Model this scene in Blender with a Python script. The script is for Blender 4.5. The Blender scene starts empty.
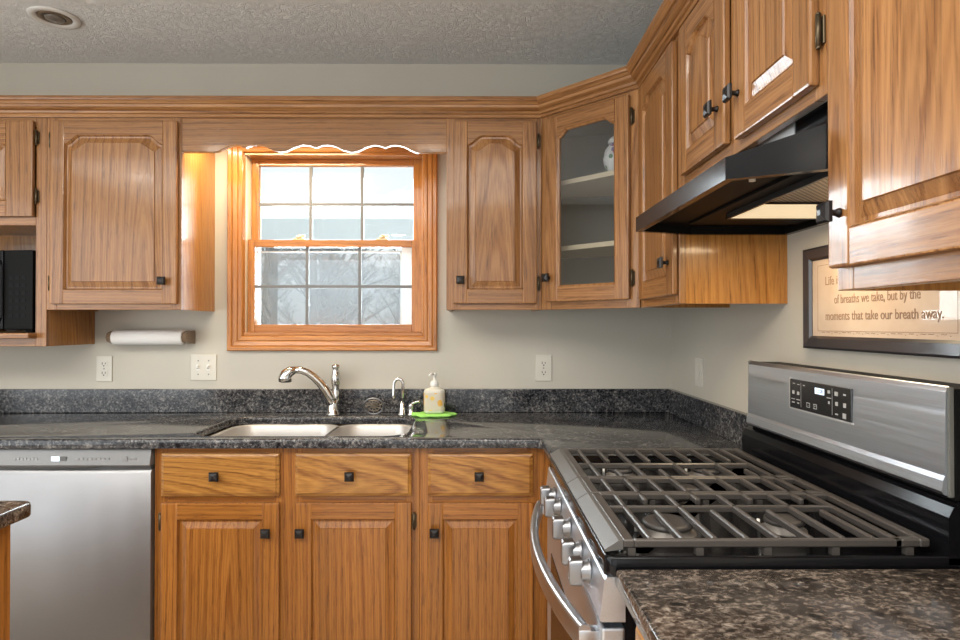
import bpy, bmesh, math, random
from mathutils import Vector, Matrix
from mathutils.geometry import tessellate_polygon
random.seed(11)
C = bpy.context.scene.collection
S = bpy.context.scene
PI = math.pi

# ------------------------------------------------------------------ camera
D, XW, HC = 2.6944, 0.864, 2.4553          # back wall, right wall, ceiling
cam = bpy.data.cameras.new('camera')
cam.sensor_fit = 'HORIZONTAL'; cam.sensor_width = 36.0
cam.lens = 608.66 / 960 * 36.0
cam.clip_start = 0.02
co = bpy.data.objects.new('camera', cam); C.objects.link(co)
co.location = (0, 0, 1.2974)
co.rotation_euler = (PI / 2 + 0.0081, 0, -0.0054)
S.camera = co

# ------------------------------------------------------------------ world, lights, exposure
w = bpy.data.worlds.new('overcast sky'); S.world = w; w.use_nodes = True
wn = w.node_tree.nodes; wl = w.node_tree.links
bg = wn['Background']; bg.inputs[1].default_value = 0.92
tc = wn.new('ShaderNodeTexCoord'); sx = wn.new('ShaderNodeSeparateXYZ'); rp = wn.new('ShaderNodeValToRGB')
wl.new(tc.outputs['Generated'], sx.inputs[0]); wl.new(sx.outputs['Z'], rp.inputs[0]); wl.new(rp.outputs[0], bg.inputs[0])
rp.color_ramp.elements[0].position = 0.0; rp.color_ramp.elements[0].color = (0.86, 0.92, 0.95, 1)
rp.color_ramp.elements[1].position = 0.6; rp.color_ramp.elements[1].color = (0.88, 0.95, 1.0, 1)

def area(name, loc, target, sx_, sy_, energy, color=(1, 1, 1), spread=180):
    l = bpy.data.lights.new(name, 'AREA'); l.shape = 'RECTANGLE'; l.size = sx_; l.size_y = sy_
    l.energy = energy; l.color = color; l.spread = math.radians(spread)
    o = bpy.data.objects.new(name, l); C.objects.link(o); o.location = loc
    d = Vector(target) - Vector(loc)
    o.rotation_euler = d.to_track_quat('-Z', 'Y').to_euler()
    return o
# unseen fills added behind the camera and at left; daylight from the sink window
area('rear_fill', (-1.1, -2.95, 1.2), (-1.1, 0, 1.2), 3.3, 2.0, 18, (0.97, 0.98, 1.0))
area('side_fill', (-3.15, -0.5, 1.2), (0, -0.5, 1.2), 3.4, 1.9, 45, (0.92, 0.97, 1.0))
area('sink_window_daylight', (-0.62, 2.86, 1.65), (-0.62, 0, 1.2), 0.66, 0.66, 29, (0.88, 0.95, 1.0))
area('ceiling_fill', (-1.2, -0.2, HC - 0.02), (-1.2, -0.2, 0), 3.6, 1.5, 84, (1.0, 0.96, 0.90))  # unseen overhead panel added as soft fill
# ceiling cans of the kitchen
for i, (x, y) in enumerate([(-1.7, 0.75), (-0.3, 0.75), (-1.7, -0.9), (-0.3, -0.9), (-2.6, 0.0), (-1.0, -2.2)]):
    area('ceiling_can_light', (x, y, HC - 0.012), (x, y, 0), 0.16, 0.16, 3, (1.0, 0.92, 0.80), 180)
# lamp behind the valance and lamp in the hood
area('valance_lamp', (-0.84, 2.50, 2.10), (-0.84, 2.50, 0), 0.56, 0.05, 7.5, (1.0, 0.82, 0.54))
area('hood_lamp', (0.71, 1.35, 1.545), (0.66, 1.30, 0), 0.16, 0.12, 1.6, (1.0, 0.78, 0.5))

vs = S.view_settings
vs.view_transform = 'Standard'; vs.look = 'None'; vs.gamma = 1.0; vs.use_curve_mapping = False
vs.exposure = 0.30

# ------------------------------------------------------------------ materials
def new(name):
    m = bpy.data.materials.new(name); m.use_nodes = True
    n = m.node_tree.nodes; b = n['Principled BSDF']
    return m, n, m.node_tree.links, b
def plain(name, col, rough=0.5, metal=0.0, coat=0.0, coat_r=0.1, emit=None, es=0.0, spec=0.5, aniso=0.0):
    m, n, l, b = new(name)
    b.inputs['Base Color'].default_value = (*col, 1); b.inputs['Roughness'].default_value = rough
    b.inputs['Metallic'].default_value = metal; b.inputs['Coat Weight'].default_value = coat
    b.inputs['Coat Roughness'].default_value = coat_r; b.inputs['Specular IOR Level'].default_value = spec
    b.inputs['Anisotropic'].default_value = aniso
    if emit: b.inputs['Emission Color'].default_value = (*emit, 1); b.inputs['Emission Strength'].default_value = es
    return m
def mixc(n, l, fac, a, b, blend='MIX'):
    x = n.new('ShaderNodeMix'); x.data_type = 'RGBA'; x.blend_type = blend
    for s, v in ((0, fac), (6, a), (7, b)):
        if isinstance(v, (int, float)): x.inputs[s].default_value = v
        elif isinstance(v, tuple): x.inputs[s].default_value = (*v, 1)
        else: l.new(v, x.inputs[s])
    return x.outputs[2]
def ramp(n, l, src, stops):
    r = n.new('ShaderNodeValToRGB'); e = r.color_ramp.elements
    while len(e) < len(stops): e.new(0.5)
    for k, (p, c) in enumerate(stops):
        e[k].position = p; e[k].color = (*c, 1) if len(c) == 3 else c
    l.new(src, r.inputs[0]); return r.outputs[0]
def mathn(n, l, op, a, b=None):
    x = n.new('ShaderNodeMath'); x.operation = op
    for i, v in enumerate((a, b)):
        if v is None: continue
        if isinstance(v, (int, float)): x.inputs[i].default_value = v
        else: l.new(v, x.inputs[i])
    return x.outputs[0]
def coords(n, l, scale, rnd=True):
    t = n.new('ShaderNodeTexCoord'); src = t.outputs['Object']
    if rnd:
        oi = n.new('ShaderNodeObjectInfo'); wn_ = n.new('ShaderNodeTexWhiteNoise'); wn_.noise_dimensions = '1D'
        l.new(oi.outputs['Random'], wn_.inputs['W'])
        vm = n.new('ShaderNodeVectorMath'); vm.operation = 'MULTIPLY_ADD'
        l.new(wn_.outputs['Color'], vm.inputs[0]); vm.inputs[1].default_value = (3.1, 3.7, 4.3); l.new(src, vm.inputs[2]); src = vm.outputs[0]
    mp = n.new('ShaderNodeVectorMath'); mp.operation = 'MULTIPLY'; l.new(src, mp.inputs[0]); mp.inputs[1].default_value = scale
    return mp.outputs[0]
def noise(n, l, vec, scale, detail=3, rough=0.55, dist=0.0):
    x = n.new('ShaderNodeTexNoise'); x.inputs['Scale'].default_value = scale; x.inputs['Detail'].default_value = detail
    x.inputs['Roughness'].default_value = rough; x.inputs['Distortion'].default_value = dist
    l.new(vec, x.inputs['Vector']); return x.outputs['Fac']

def oak(name, axis, light, dark, gloss=0.35, straight=False, rot=0.0, k=0.055, cen=None, scale=12):
    m, n, l, b = new(name)
    t = n.new('ShaderNodeTexCoord'); src = t.outputs['Object']
    if rot:
        vr = n.new('ShaderNodeVectorRotate'); vr.rotation_type = 'Z_AXIS'; vr.inputs['Angle'].default_value = rot; l.new(src, vr.inputs['Vector']); src = vr.outputs[0]
    oi = n.new('ShaderNodeObjectInfo'); wn_ = n.new('ShaderNodeTexWhiteNoise'); wn_.noise_dimensions = '1D'
    l.new(oi.outputs['Random'], wn_.inputs['W'])
    def vec(op, *ins):
        x = n.new('ShaderNodeVectorMath'); x.operation = op
        for k, v in enumerate(ins):
            if isinstance(v, tuple): x.inputs[k].default_value = v
            else: l.new(v, x.inputs[k])
        return x.outputs[0]
    # ring centre somewhere inside the board; growth rings stretched along the grain
    ext = [-0.55, -0.08, -0.55]; ext[axis] = -1.6
    if cen: ext = cen[1]; src0 = src; src = vec('ADD', src, cen[0])
    sc = [1.0, 1.0, 1.0]; sc[axis] = k
    v = vec('MULTIPLY', vec('MULTIPLY_ADD', wn_.outputs['Color'], tuple(ext), src), tuple(sc))
    if cen: src = src0
    nz = n.new('ShaderNodeTexNoise'); nz.inputs['Scale'].default_value = 6.0; nz.inputs['Detail'].default_value = 2
    l.new(v, nz.inputs['Vector'])
    v = vec('MULTIPLY_ADD', nz.outputs['Color'], (0.10, 0.10, 0.10), v)
    wv = n.new('ShaderNodeTexWave'); wv.wave_type = 'BANDS' if straight else 'RINGS'
    if not straight: wv.rings_direction = 'SPHERICAL'
    else: wv.bands_direction = 'DIAGONAL'
    wv.wave_profile = 'SAW'; wv.inputs['Scale'].default_value = scale if not straight else 30
    wv.inputs['Distortion'].default_value = 3.4; wv.inputs['Detail'].default_value = 3; wv.inputs['Detail Scale'].default_value = 1.2; wv.inputs['Detail Roughness'].default_value = 0.6
    l.new(v, wv.inputs['Vector'])
    ring = ramp(n, l, wv.outputs['Fac'], [(0.0, (0.05,) * 3), (0.5, (0.18,) * 3), (0.86, (0.85,) * 3), (1.0, (0.1,) * 3)])
    big_off = vec('MULTIPLY_ADD', wn_.outputs['Color'], (3.1, 3.7, 4.3), src)
    sp = [1.0, 1.0, 1.0]; sp[axis] = 0.05
    v2 = vec('MULTIPLY', big_off, tuple(sp))
    pores = ramp(n, l, noise(n, l, v2, 260, 3, 0.65), [(0.38, (1,) * 3), (0.48, (0,) * 3)])
    fib = noise(n, l, v2, 110, 3, 0.6)
    sb = [1.0, 1.0, 1.0]; sb[axis] = 0.10
    big = noise(n, l, vec('MULTIPLY', big_off, tuple(sb)), 8, 2)
    wv2 = n.new('ShaderNodeTexWave'); wv2.wave_type = wv.wave_type; wv2.rings_direction = 'SPHERICAL'; wv2.bands_direction = 'DIAGONAL'; wv2.wave_profile = 'SIN'
    wv2.inputs['Scale'].default_value = 37; wv2.inputs['Distortion'].default_value = 6.0; wv2.inputs['Detail'].default_value = 3; wv2.inputs['Detail Scale'].default_value = 1.5
    l.new(v, wv2.inputs['Vector'])
    mixr = mathn(n, l, 'ADD', mathn(n, l, 'MULTIPLY', ring, 0.62), mathn(n, l, 'MULTIPLY', wv2.outputs['Fac'], 0.34))
    base = mixc(n, l, mathn(n, l, 'MULTIPLY', mixr, mathn(n, l, 'MULTIPLY_ADD', big, 1.25)), light, dark)
    # glued-up boards: each about 9 cm wide with its own tone
    sxy = n.new('ShaderNodeSeparateXYZ'); l.new(big_off, sxy.inputs[0])
    bw_ = n.new('ShaderNodeTexWhiteNoise'); bw_.noise_dimensions = '1D'
    l.new(mathn(n, l, 'FLOOR', mathn(n, l, 'MULTIPLY', sxy.outputs[2 if axis == 0 else 0], 11.0)), bw_.inputs['W'])
    base = mixc(n, l, 1.0, base, ramp(n, l, bw_.outputs['Value'], [(0.0, (0.88, 0.86, 0.84)), (1.0, (1.09, 1.09, 1.09))]), 'MULTIPLY')
    pm_ = mathn(n, l, 'ADD', mathn(n, l, 'MULTIPLY', ring, 0.60), 0.25)
    base = mixc(n, l, mathn(n, l, 'MULTIPLY', pores, pm_), base, tuple(c * 0.45 for c in dark))
    f2 = ramp(n, l, fib, [(0.3, (0.90,) * 3), (0.7, (1.06,) * 3)])
    base = mixc(n, l, 1.0, base, f2, 'MULTIPLY')
    f3 = ramp(n, l, big, [(0.3, (0.86, 0.84, 0.82)), (0.7, (1.10, 1.10, 1.10))])
    base = mixc(n, l, 1.0, base, f3, 'MULTIPLY')
    l.new(base, b.inputs['Base Color'])
    b.inputs['Roughness'].default_value = gloss; b.inputs['Coat Weight'].default_value = 0.36; b.inputs['Coat Roughness'].default_value = 0.09; b.inputs['Specular IOR Level'].default_value = 0.35
    bp = n.new('ShaderNodeBump'); bp.inputs['Strength'].default_value = 0.12; bp.inputs['Distance'].default_value = 0.0004
    l.new(mathn(n, l, 'SUBTRACT', fib, pores), bp.inputs['Height']); l.new(bp.outputs[0], b.inputs['Normal']); l.new(bp.outputs[0], b.inputs['Coat Normal'])
    return m
UL, UD = (0.385, 0.190, 0.069), (0.205, 0.080, 0.022)
BL, BD = (0.385, 0.158, 0.031), (0.215, 0.069, 0.011)
OAKU = [oak('oak upper grain %s' % 'xyz'[a], a, UL, UD) for a in range(3)]
OAKB = [oak('oak base grain %s' % 'xyz'[a], a, BL, BD) for a in range(3)]
OAKF = oak('oak drawer front', 0, (0.46, 0.225, 0.052), (0.22, 0.080, 0.015), k=0.13, cen=((0, -0.015, -0.73), (-0.9, -0.02, -0.11)), scale=15)
OAKD = oak('oak diagonal grain', 0, UL, UD, rot=PI / 4)
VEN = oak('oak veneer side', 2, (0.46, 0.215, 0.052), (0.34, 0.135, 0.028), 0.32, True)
PINE = [oak('window pine grain %s' % 'xyz'[a], a, (0.50, 0.215, 0.055), (0.40, 0.155, 0.038), 0.25, True) for a in range(3)]

def wall_paint(name, col):
    m, n, l, b = new(name)
    v = coords(n, l, (1, 1, 1), False)
    f = ramp(n, l, noise(n, l, v, 1.3, 3), [(0.3, tuple(c * 0.96 for c in col)), (0.7, tuple(c * 1.03 for c in col))])
    l.new(f, b.inputs['Base Color']); b.inputs['Roughness'].default_value = 0.6
    bp = n.new('ShaderNodeBump'); bp.inputs['Strength'].default_value = 0.15; bp.inputs['Distance'].default_value = 0.001
    l.new(noise(n, l, v, 260, 2), bp.inputs['Height']); l.new(bp.outputs[0], b.inputs['Normal'])
    return m
PAINT = wall_paint('greige wall paint', (0.56, 0.525, 0.45))
# stomped ceiling texture
CEIL, n, l, b = new('stomped ceiling')
v = coords(n, l, (1, 1, 1), False)
b.inputs['Base Color'].default_value = (0.83, 0.835, 0.825, 1); b.inputs['Roughness'].default_value = 0.8
n1 = noise(n, l, v, 26, 5, 0.65, 1.6); n2 = noise(n, l, v, 70, 3, 0.6, 0.8)
rd = ramp(n, l, n1, [(0.40, (0,) * 3), (0.50, (1,) * 3), (0.56, (0.3,) * 3), (0.66, (0.9,) * 3)])
hh = mathn(n, l, 'ADD', rd, mathn(n, l, 'MULTIPLY', n2, 0.6))
bp = n.new('ShaderNodeBump'); bp.inputs['Strength'].default_value = 0.7; bp.inputs['Distance'].default_value = 0.005
l.new(hh, bp.inputs['Height']); l.new(bp.outputs[0], b.inputs['Normal'])
# granite
def granite(name, cols, sc=1.0, st=(1, 1, 1)):
    m, n, l, b = new(name)
    v = coords(n, l, st, False)
    a = noise(n, l, v, 120 * sc, 4, 0.75, 0.5)
    a2 = noise(n, l, v, 48 * sc, 3, 0.6, 1.2)
    big = noise(n, l, v, 10, 3, 0.6)
    f = mathn(n, l, 'ADD', mathn(n, l, 'MULTIPLY', a, 0.62), mathn(n, l, 'MULTIPLY', a2, 0.38))
    f = mathn(n, l, 'ADD', f, mathn(n, l, 'MULTIPLY', mathn(n, l, 'SUBTRACT', big, 0.5), 0.16))
    c = ramp(n, l, f, [(0.38, cols[0]), (0.46, cols[1]), (0.53, cols[2]), (0.60, cols[3]), (0.70, cols[4])])
    l.new(c, b.inputs['Base Color'])
    b.inputs['Roughness'].default_value = 0.10; b.inputs['Specular IOR Level'].default_value = 0.38
    return m
GRAN = granite('dark granite', [(0.008, 0.008, 0.010), (0.024, 0.025, 0.029), (0.070, 0.070, 0.074), (0.18, 0.172, 0.165), (0.38, 0.36, 0.335)])
GRANB = granite('brown granite', [(0.010, 0.009, 0.008), (0.038, 0.030, 0.025), (0.090, 0.072, 0.059), (0.20, 0.165, 0.137), (0.38, 0.335, 0.285)], 0.75, (1, 1.4, 1))

def brushed(name, col, axis, rough=0.28, wave=0.0, aniso=0.5):
    m, n, l, b = new(name)
    sc = [1.0, 1.0, 1.0]; sc[axis] = 0.01
    v = coords(n, l, tuple(sc), False)
    f = noise(n, l, v, 500, 2)
    b.inputs['Metallic'].default_value = 1.0
    c = ramp(n, l, f, [(0.3, tuple(x * 0.93 for x in col)), (0.7, tuple(x * 1.04 for x in col))])
    l.new(c, b.inputs['Base Color'])
    l.new(ramp(n, l, f, [(0.3, (rough * 0.85,) * 3), (0.7, (rough * 1.15,) * 3)]), b.inputs['Roughness'])
    b.inputs['Anisotropic'].default_value = aniso
    if wave:
        w1 = noise(n, l, coords(n, l, (1, 1, 0.05), False), 7, 1)
        bp = n.new('ShaderNodeBump'); bp.inputs['Strength'].default_value = wave; bp.inputs['Distance'].default_value = 0.02
        l.new(w1, bp.inputs['Height']); l.new(bp.outputs[0], b.inputs['Normal'])
    return m
STEEL_DW = brushed('dishwasher stainless', (0.335, 0.33, 0.335), 0, 0.5, 0.35)
STEEL_R = brushed('range stainless', (0.62, 0.66, 0.72), 1, 0.38)
STEEL_S = plain('sink stainless', (0.56, 0.54, 0.52), 0.35, 0.5)
CHROME = plain('chrome', (0.66, 0.66, 0.65), 0.10, 1.0)
NICKEL = plain('satin nickel', (0.27, 0.27, 0.28), 0.32, 1.0)
BRONZE = plain('dark bronze knob', (0.018, 0.016, 0.016), 0.36, 0.5, 0.1)
HINGE = plain('antique hinge', (0.10, 0.075, 0.045), 0.4, 0.8)
BLACK = plain('gloss black enamel', (0.005, 0.005, 0.006), 0.16, spec=0.22)
BLACKM = plain('matt black', (0.004, 0.004, 0.004), 0.5, spec=0.12)
BLACKS = plain('satin black metal', (0.012, 0.011, 0.011), 0.30, 0.0, 0.3)
GRATE = plain('cast iron grate', (0.070, 0.062, 0.056), 0.36, 0.2, 0.25, 0.3)
GRATE_LIT = plain('grate rim lit', (0.11, 0.106, 0.10), 0.42, 0.2)  # grate iron coloured lighter where the sloped rim catches light
BURNER = plain('burner aluminium', (0.24, 0.22, 0.20), 0.55, 0.5)
CAP = plain('burner cap', (0.045, 0.040, 0.037), 0.45)
WHITE_P = plain('ivory plastic', (0.66, 0.63, 0.55), 0.35)
WHITE = plain('white plastic', (0.80, 0.79, 0.76), 0.35)
PAPER = plain('paper', (0.82, 0.81, 0.79), 0.9)
DARKSLOT = plain('dark slot', (0.02, 0.018, 0.016), 0.6)
GREYP = plain('grey panel', (0.21, 0.21, 0.21), 0.5, 0.4)
GREYPD = plain('grey recess', (0.10, 0.10, 0.10), 0.4, 0.3)
LED = plain('lit display', (0.6, 0.7, 0.8), 0.4, emit=(0.75, 0.86, 1.0), es=0.9)
MARK = plain('panel marking', (0.5, 0.5, 0.48), 0.5)
MARKG = plain('grey marking', (0.24, 0.24, 0.24), 0.5)
LENS = plain('hood lamp lens', (0.9, 0.8, 0.6), 0.4, emit=(1.0, 0.82, 0.52), es=0.5)
VINYL = plain('white vinyl', (0.85, 0.87, 0.88), 0.4)
MUNTIN = plain('grey grille bar', (0.15, 0.155, 0.16), 0.6)
BRASS = plain('sash lock cream', (0.70, 0.55, 0.33), 0.35, 0.2)
INTER = plain('grey cabinet interior', (0.17, 0.185, 0.195), 0.6)
SHELF = plain('pale shelf edge', (0.80, 0.66, 0.46), 0.5)
FRAMEB = plain('charcoal picture frame', (0.030, 0.028, 0.032), 0.32, 0.0, 0.4)
INK = plain('brown ink', (0.28, 0.18, 0.12), 0.8)
GREEN = plain('green sponge cloth', (0.36, 0.78, 0.16), 0.8)
BARK = plain('bare bark', (0.25, 0.26, 0.255), 0.9)
SNOW = plain('snow', (0.86, 0.89, 0.92), 0.8)
HAZE = plain('snowy hillside', (0.52, 0.54, 0.535), 0.9)
FLOORM = oak('floor boards', 1, (0.68, 0.60, 0.50), (0.58, 0.48, 0.38), 0.35)
# parchment
PARCH, n, l, b = new('parchment print')
v = coords(n, l, (1, 1, 1), False)
l.new(ramp(n, l, noise(n, l, v, 14, 4), [(0.3, (0.56, 0.43, 0.325)), (0.7, (0.64, 0.515, 0.405))]), b.inputs['Base Color'])
b.inputs['Roughness'].default_value = 0.5; b.inputs['Coat Weight'].default_value = 0.8; b.inputs['Coat Roughness'].default_value = 0.02
# floral print of the soap label and of the jar
def floral(name, base, cols, sc):
    m, n, l, b = new(name)
    v = coords(n, l, (1, 1, 1), False)
    vo = n.new('ShaderNodeTexVoronoi'); vo.inputs['Scale'].default_value = sc; l.new(v, vo.inputs['Vector'])
    sp = n.new('ShaderNodeSeparateColor'); l.new(vo.outputs['Color'], sp.inputs[0])
    col = ramp(n, l, sp.outputs[0], [(0.0, cols[0]), (0.35, cols[1]), (0.7, cols[2])]); col.node.color_ramp.interpolation = 'CONSTANT'
    mask = ramp(n, l, vo.outputs['Distance'], [(0.42, (1,) * 3), (0.48, (0,) * 3)])
    keep = mathn(n, l, 'GREATER_THAN', sp.outputs[1], 0.45)
    l.new(mixc(n, l, mathn(n, l, 'MULTIPLY', mask, keep), base, col), b.inputs['Base Color'])
    b.inputs['Roughness'].default_value = 0.25
    return m
SOAPL = floral('yellow flower label', (0.62, 0.56, 0.44), [(0.75, 0.42, 0.08), (0.78, 0.55, 0.12), (0.16, 0.20, 0.08)], 42)
JARF = floral('flower sprigged china', (0.80, 0.80, 0.80), [(0.45, 0.10, 0.18), (0.10, 0.25, 0.13), (0.30, 0.22, 0.45)], 55)
def glass(name, tint=(1, 1, 1), gl=1.0, op=None):
    m, n, l, b = new(name); out = n['Material Output']
    tr = n.new('ShaderNodeBsdfTransparent'); tr.inputs[0].default_value = (*tint, 1)
    go = n.new('ShaderNodeBsdfGlossy'); go.inputs['Roughness'].default_value = 0.01
    fr = n.new('ShaderNodeFresnel'); fr.inputs[0].default_value = 1.5
    mx = n.new('ShaderNodeMixShader'); l.new(mathn(n, l, 'MULTIPLY', fr.outputs[0], gl), mx.inputs[0]); l.new(tr.outputs[0], mx.inputs[1]); l.new(go.outputs[0], mx.inputs[2])
    l.new(mx.outputs[0], out.inputs[0]); return m
GLASS = glass('window glass', (0.98, 1.0, 1.0))
CGLASS = glass('cabinet door glass', (0.90, 0.91, 0.91), 1.6)
SOAPG = glass('clear soap bottle', (0.93, 0.92, 0.86))
SCREEN, n, l, b = new('insect screen'); out = n['Material Output']
tr = n.new('ShaderNodeBsdfTransparent'); df = n.new('ShaderNodeBsdfDiffuse'); df.inputs[0].default_value = (0.30, 0.31, 0.32, 1)
mx = n.new('ShaderNodeMixShader'); mx.inputs[0].default_value = 0.30
l.new(tr.outputs[0], mx.inputs[1]); l.new(df.outputs[0], mx.inputs[2]); l.new(mx.outputs[0], out.inputs[0])
# hood mesh filter
FILT, n, l, b = new('aluminium mesh filter')
v = coords(n, l, (1, 1, 1), False)
ck = n.new('ShaderNodeTexChecker'); ck.inputs['Scale'].default_value = 160; l.new(v, ck.inputs['Vector'])
l.new(mixc(n, l, ck.outputs['Fac'], (0.55, 0.48, 0.38), (0.10, 0.085, 0.06)), b.inputs['Base Color'])
b.inputs['Metallic'].default_value = 0.6; b.inputs['Roughness'].default_value = 0.4

# ------------------------------------------------------------------ mesh helpers
def tag(o, label=None, cat=None, group=None, kind=None):
    if label: o['label'] = label
    if cat: o['category'] = cat
    if group: o['group'] = group
    if kind: o['kind'] = kind
    return o
def empty(name, loc, rz=0.0):
    o = bpy.data.objects.new(name, None); C.objects.link(o); o.empty_display_size = 0.05
    o.location = loc; o.rotation_euler = (0, 0, rz); return o
def root_of(p):
    while p.parent: p = p.parent
    return p
def mat_of(o):
    return Matrix.Translation(o.location) @ o.rotation_euler.to_matrix().to_4x4()

class MB:
    """collects shapes into one mesh"""
    def __init__(s): s.bm = bmesh.new()
    def face(s, vs, m=0, sm=False):
        try:
            f = s.bm.faces.new(vs); f.material_index = m; f.smooth = sm; return f
        except ValueError: return None
    def box(s, x0, x1, y0, y1, z0, z1, m=0, bev=0.0, seg=2):
        r = bmesh.ops.create_cube(s.bm, size=1.0); vs_ = r['verts']
        for v in vs_: v.co = Vector(((x0 + x1) / 2 + v.co.x * (x1 - x0), (y0 + y1) / 2 + v.co.y * (y1 - y0), (z0 + z1) / 2 + v.co.z * (z1 - z0)))
        fs = {f for v in vs_ for f in v.link_faces}
        for f in fs: f.material_index = m
        if bev > 0:
            bmesh.ops.bevel(s.bm, geom=list({e for v in vs_ for e in v.link_edges}), offset=bev, segments=seg, affect='EDGES', profile=0.6)
        return s
    def loft(s, loops, m=0, cap0=True, cap1=True, sm=False, closed=True):
        """loops: lists of 3d points with the same count"""
        L = [[s.bm.verts.new(p) for p in lp] for lp in loops]
        k = len(L[0])
        for a, b_ in zip(L, L[1:]):
            for i in range(k if closed else k - 1):
                j = (i + 1) % k
                s.face((a[i], a[j], b_[j], b_[i]), m, sm)
        if cap0: s.face(list(reversed(L[0])), m)
        if cap1: s.face(L[-1], m)
        return s
    def prism(s, poly, fn, a0, a1, m=0):
        return s.loft([[fn(u, v_, a0) for u, v_ in poly], [fn(u, v_, a1) for u, v_ in poly]], m)
    def tube(s, pts, rad, m=0, n=10, cap=True, sm=True):
        pts = [Vector(p) for p in pts]; rad = rad if isinstance(rad, (list, tuple)) else [rad] * len(pts)
        loops = []; up = None
        for i, p in enumerate(pts):
            d = (pts[min(i + 1, len(pts) - 1)] - pts[max(i - 1, 0)]).normalized()
            if up is None:
                up = d.cross(Vector((0, 0, 1)));
                if up.length < 1e-3: up = d.cross(Vector((1, 0, 0)))
                up.normalize()
            up = (up - d * up.dot(d)).normalized(); w_ = d.cross(up)
            loops.append([p + (up * math.cos(2 * PI * k / n) + w_ * math.sin(2 * PI * k / n)) * rad[i] for k in range(n)])
        return s.loft(loops, m, cap, cap, sm)
    def lathe(s, prof, c, m=0, n=24, ax=2, sm=True):
        """prof: (r, h) pairs along axis ax from centre c"""
        loops = []
        for r, h in prof:
            lp = []
            for k in range(n):
                a = 2 * PI * k / n; q = [0, 0, 0]
                q[ax] = h; q[(ax + 1) % 3] = r * math.cos(a); q[(ax + 2) % 3] = r * math.sin(a)
                lp.append((c[0] + q[0], c[1] + q[1], c[2] + q[2]))
            loops.append(lp)
        return s.loft(loops, m, True, True, sm)
    def flat(s, outer, holes, z, m=0, up=True):
        """planar region with holes at height z"""
        polys = [[Vector((x, y, 0)) for x, y in p] for p in [outer] + holes]
        allv = [s.bm.verts.new((x, y, z)) for p in [outer] + holes for x, y in p]
        for t in tessellate_polygon(polys):
            a, b_, c = (allv[i] for i in t)
            nrm = (b_.co - a.co).cross(c.co - a.co).z
            s.face((a, b_, c) if (nrm > 0) == up else (a, c, b_), m)
        return s
    def build(s, name, mats, parent=None, world=True, auto=None):
        bmesh.ops.remove_doubles(s.bm, verts=s.bm.verts, dist=1e-6)
        bmesh.ops.recalc_face_normals(s.bm, faces=s.bm.faces)
        me = bpy.data.meshes.new(name)
        mats = mats if isinstance(mats, (list, tuple)) else [mats]
        if parent is not None and world:
            s.bm.transform(mat_of(root_of(parent)).inverted())
        s.bm.to_mesh(me); s.bm.free()
        for m in mats: me.materials.append(m)
        if auto: me.polygons.foreach_set('use_smooth', [True] * len(me.polygons)); me.set_sharp_from_angle(angle=math.radians(auto))
        o = bpy.data.objects.new(name, me); C.objects.link(o)
        if parent is not None: o.parent = parent
        else:                                    # top-level mesh: put its origin at its base
            c = sum((v.co for v in me.vertices), Vector()) / max(1, len(me.vertices)); zmin = min(v.co.z for v in me.vertices)
            off = Vector((c.x, c.y, zmin)); me.transform(Matrix.Translation(-off)); o.location = off
        return o
def rrect(x0, x1, y0, y1, r, n=6):
    p = []
    for cx, cy, a0 in ((x1 - r, y0 + r, -PI / 2), (x1 - r, y1 - r, 0), (x0 + r, y1 - r, PI / 2), (x0 + r, y0 + r, PI)):
        for k in range(n + 1):
            a = a0 + PI / 2 * k / n; p.append((cx + r * math.cos(a), cy + r * math.sin(a)))
    return p
def offset(poly, d):
    """inward offset (d > 0) of a counter-clockwise polygon"""
    out = []; k = len(poly)
    for i in range(k):
        p0, p1, p2 = Vector(poly[i - 1]), Vector(poly[i]), Vector(poly[(i + 1) % k])
        e1 = (p1 - p0).normalized(); e2 = (p2 - p1).normalized()
        n1 = Vector((-e1.y, e1.x)); n2 = Vector((-e2.y, e2.x)); t = n1 + n2
        if t.length < 1e-6: t = n1
        t = t / max(0.3, t.dot(n1)); q = p1 + t * d; out.append((q.x, q.y))
    return out
def text(name, body, size, loc, rot, mat, parent, align='CENTER', ext=0.0004):
    cu = bpy.data.curves.new(name, 'FONT'); cu.body = body; cu.size = size; cu.align_x = align; cu.align_y = 'CENTER'; cu.extrude = ext
    cu.materials.append(mat)
    tmp = bpy.data.objects.new(name, cu); C.objects.link(tmp); bpy.context.view_layer.update()
    me = bpy.data.meshes.new_from_object(tmp.evaluated_get(bpy.context.evaluated_depsgraph_get())); bpy.data.objects.remove(tmp); bpy.data.curves.remove(cu)
    if not me.materials: me.materials.append(mat)
    o = bpy.data.objects.new(name, me); C.objects.link(o)
    if parent is not None:
        o.parent = parent
        M = mat_of(root_of(parent)).inverted() @ (Matrix.Translation(loc) @ rot.to_4x4())
        o.matrix_local = M
    else: o.matrix_world = Matrix.Translation(loc) @ rot.to_4x4()
    return o
ROT_BACK = Matrix(((1, 0, 0), (0, 0, -1), (0, 1, 0)))       # lettering facing -Y
ROT_RIGHT = Matrix(((0, 0, -1), (-1, 0, 0), (0, 1, 0)))     # lettering on the right wall, facing -X

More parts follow.
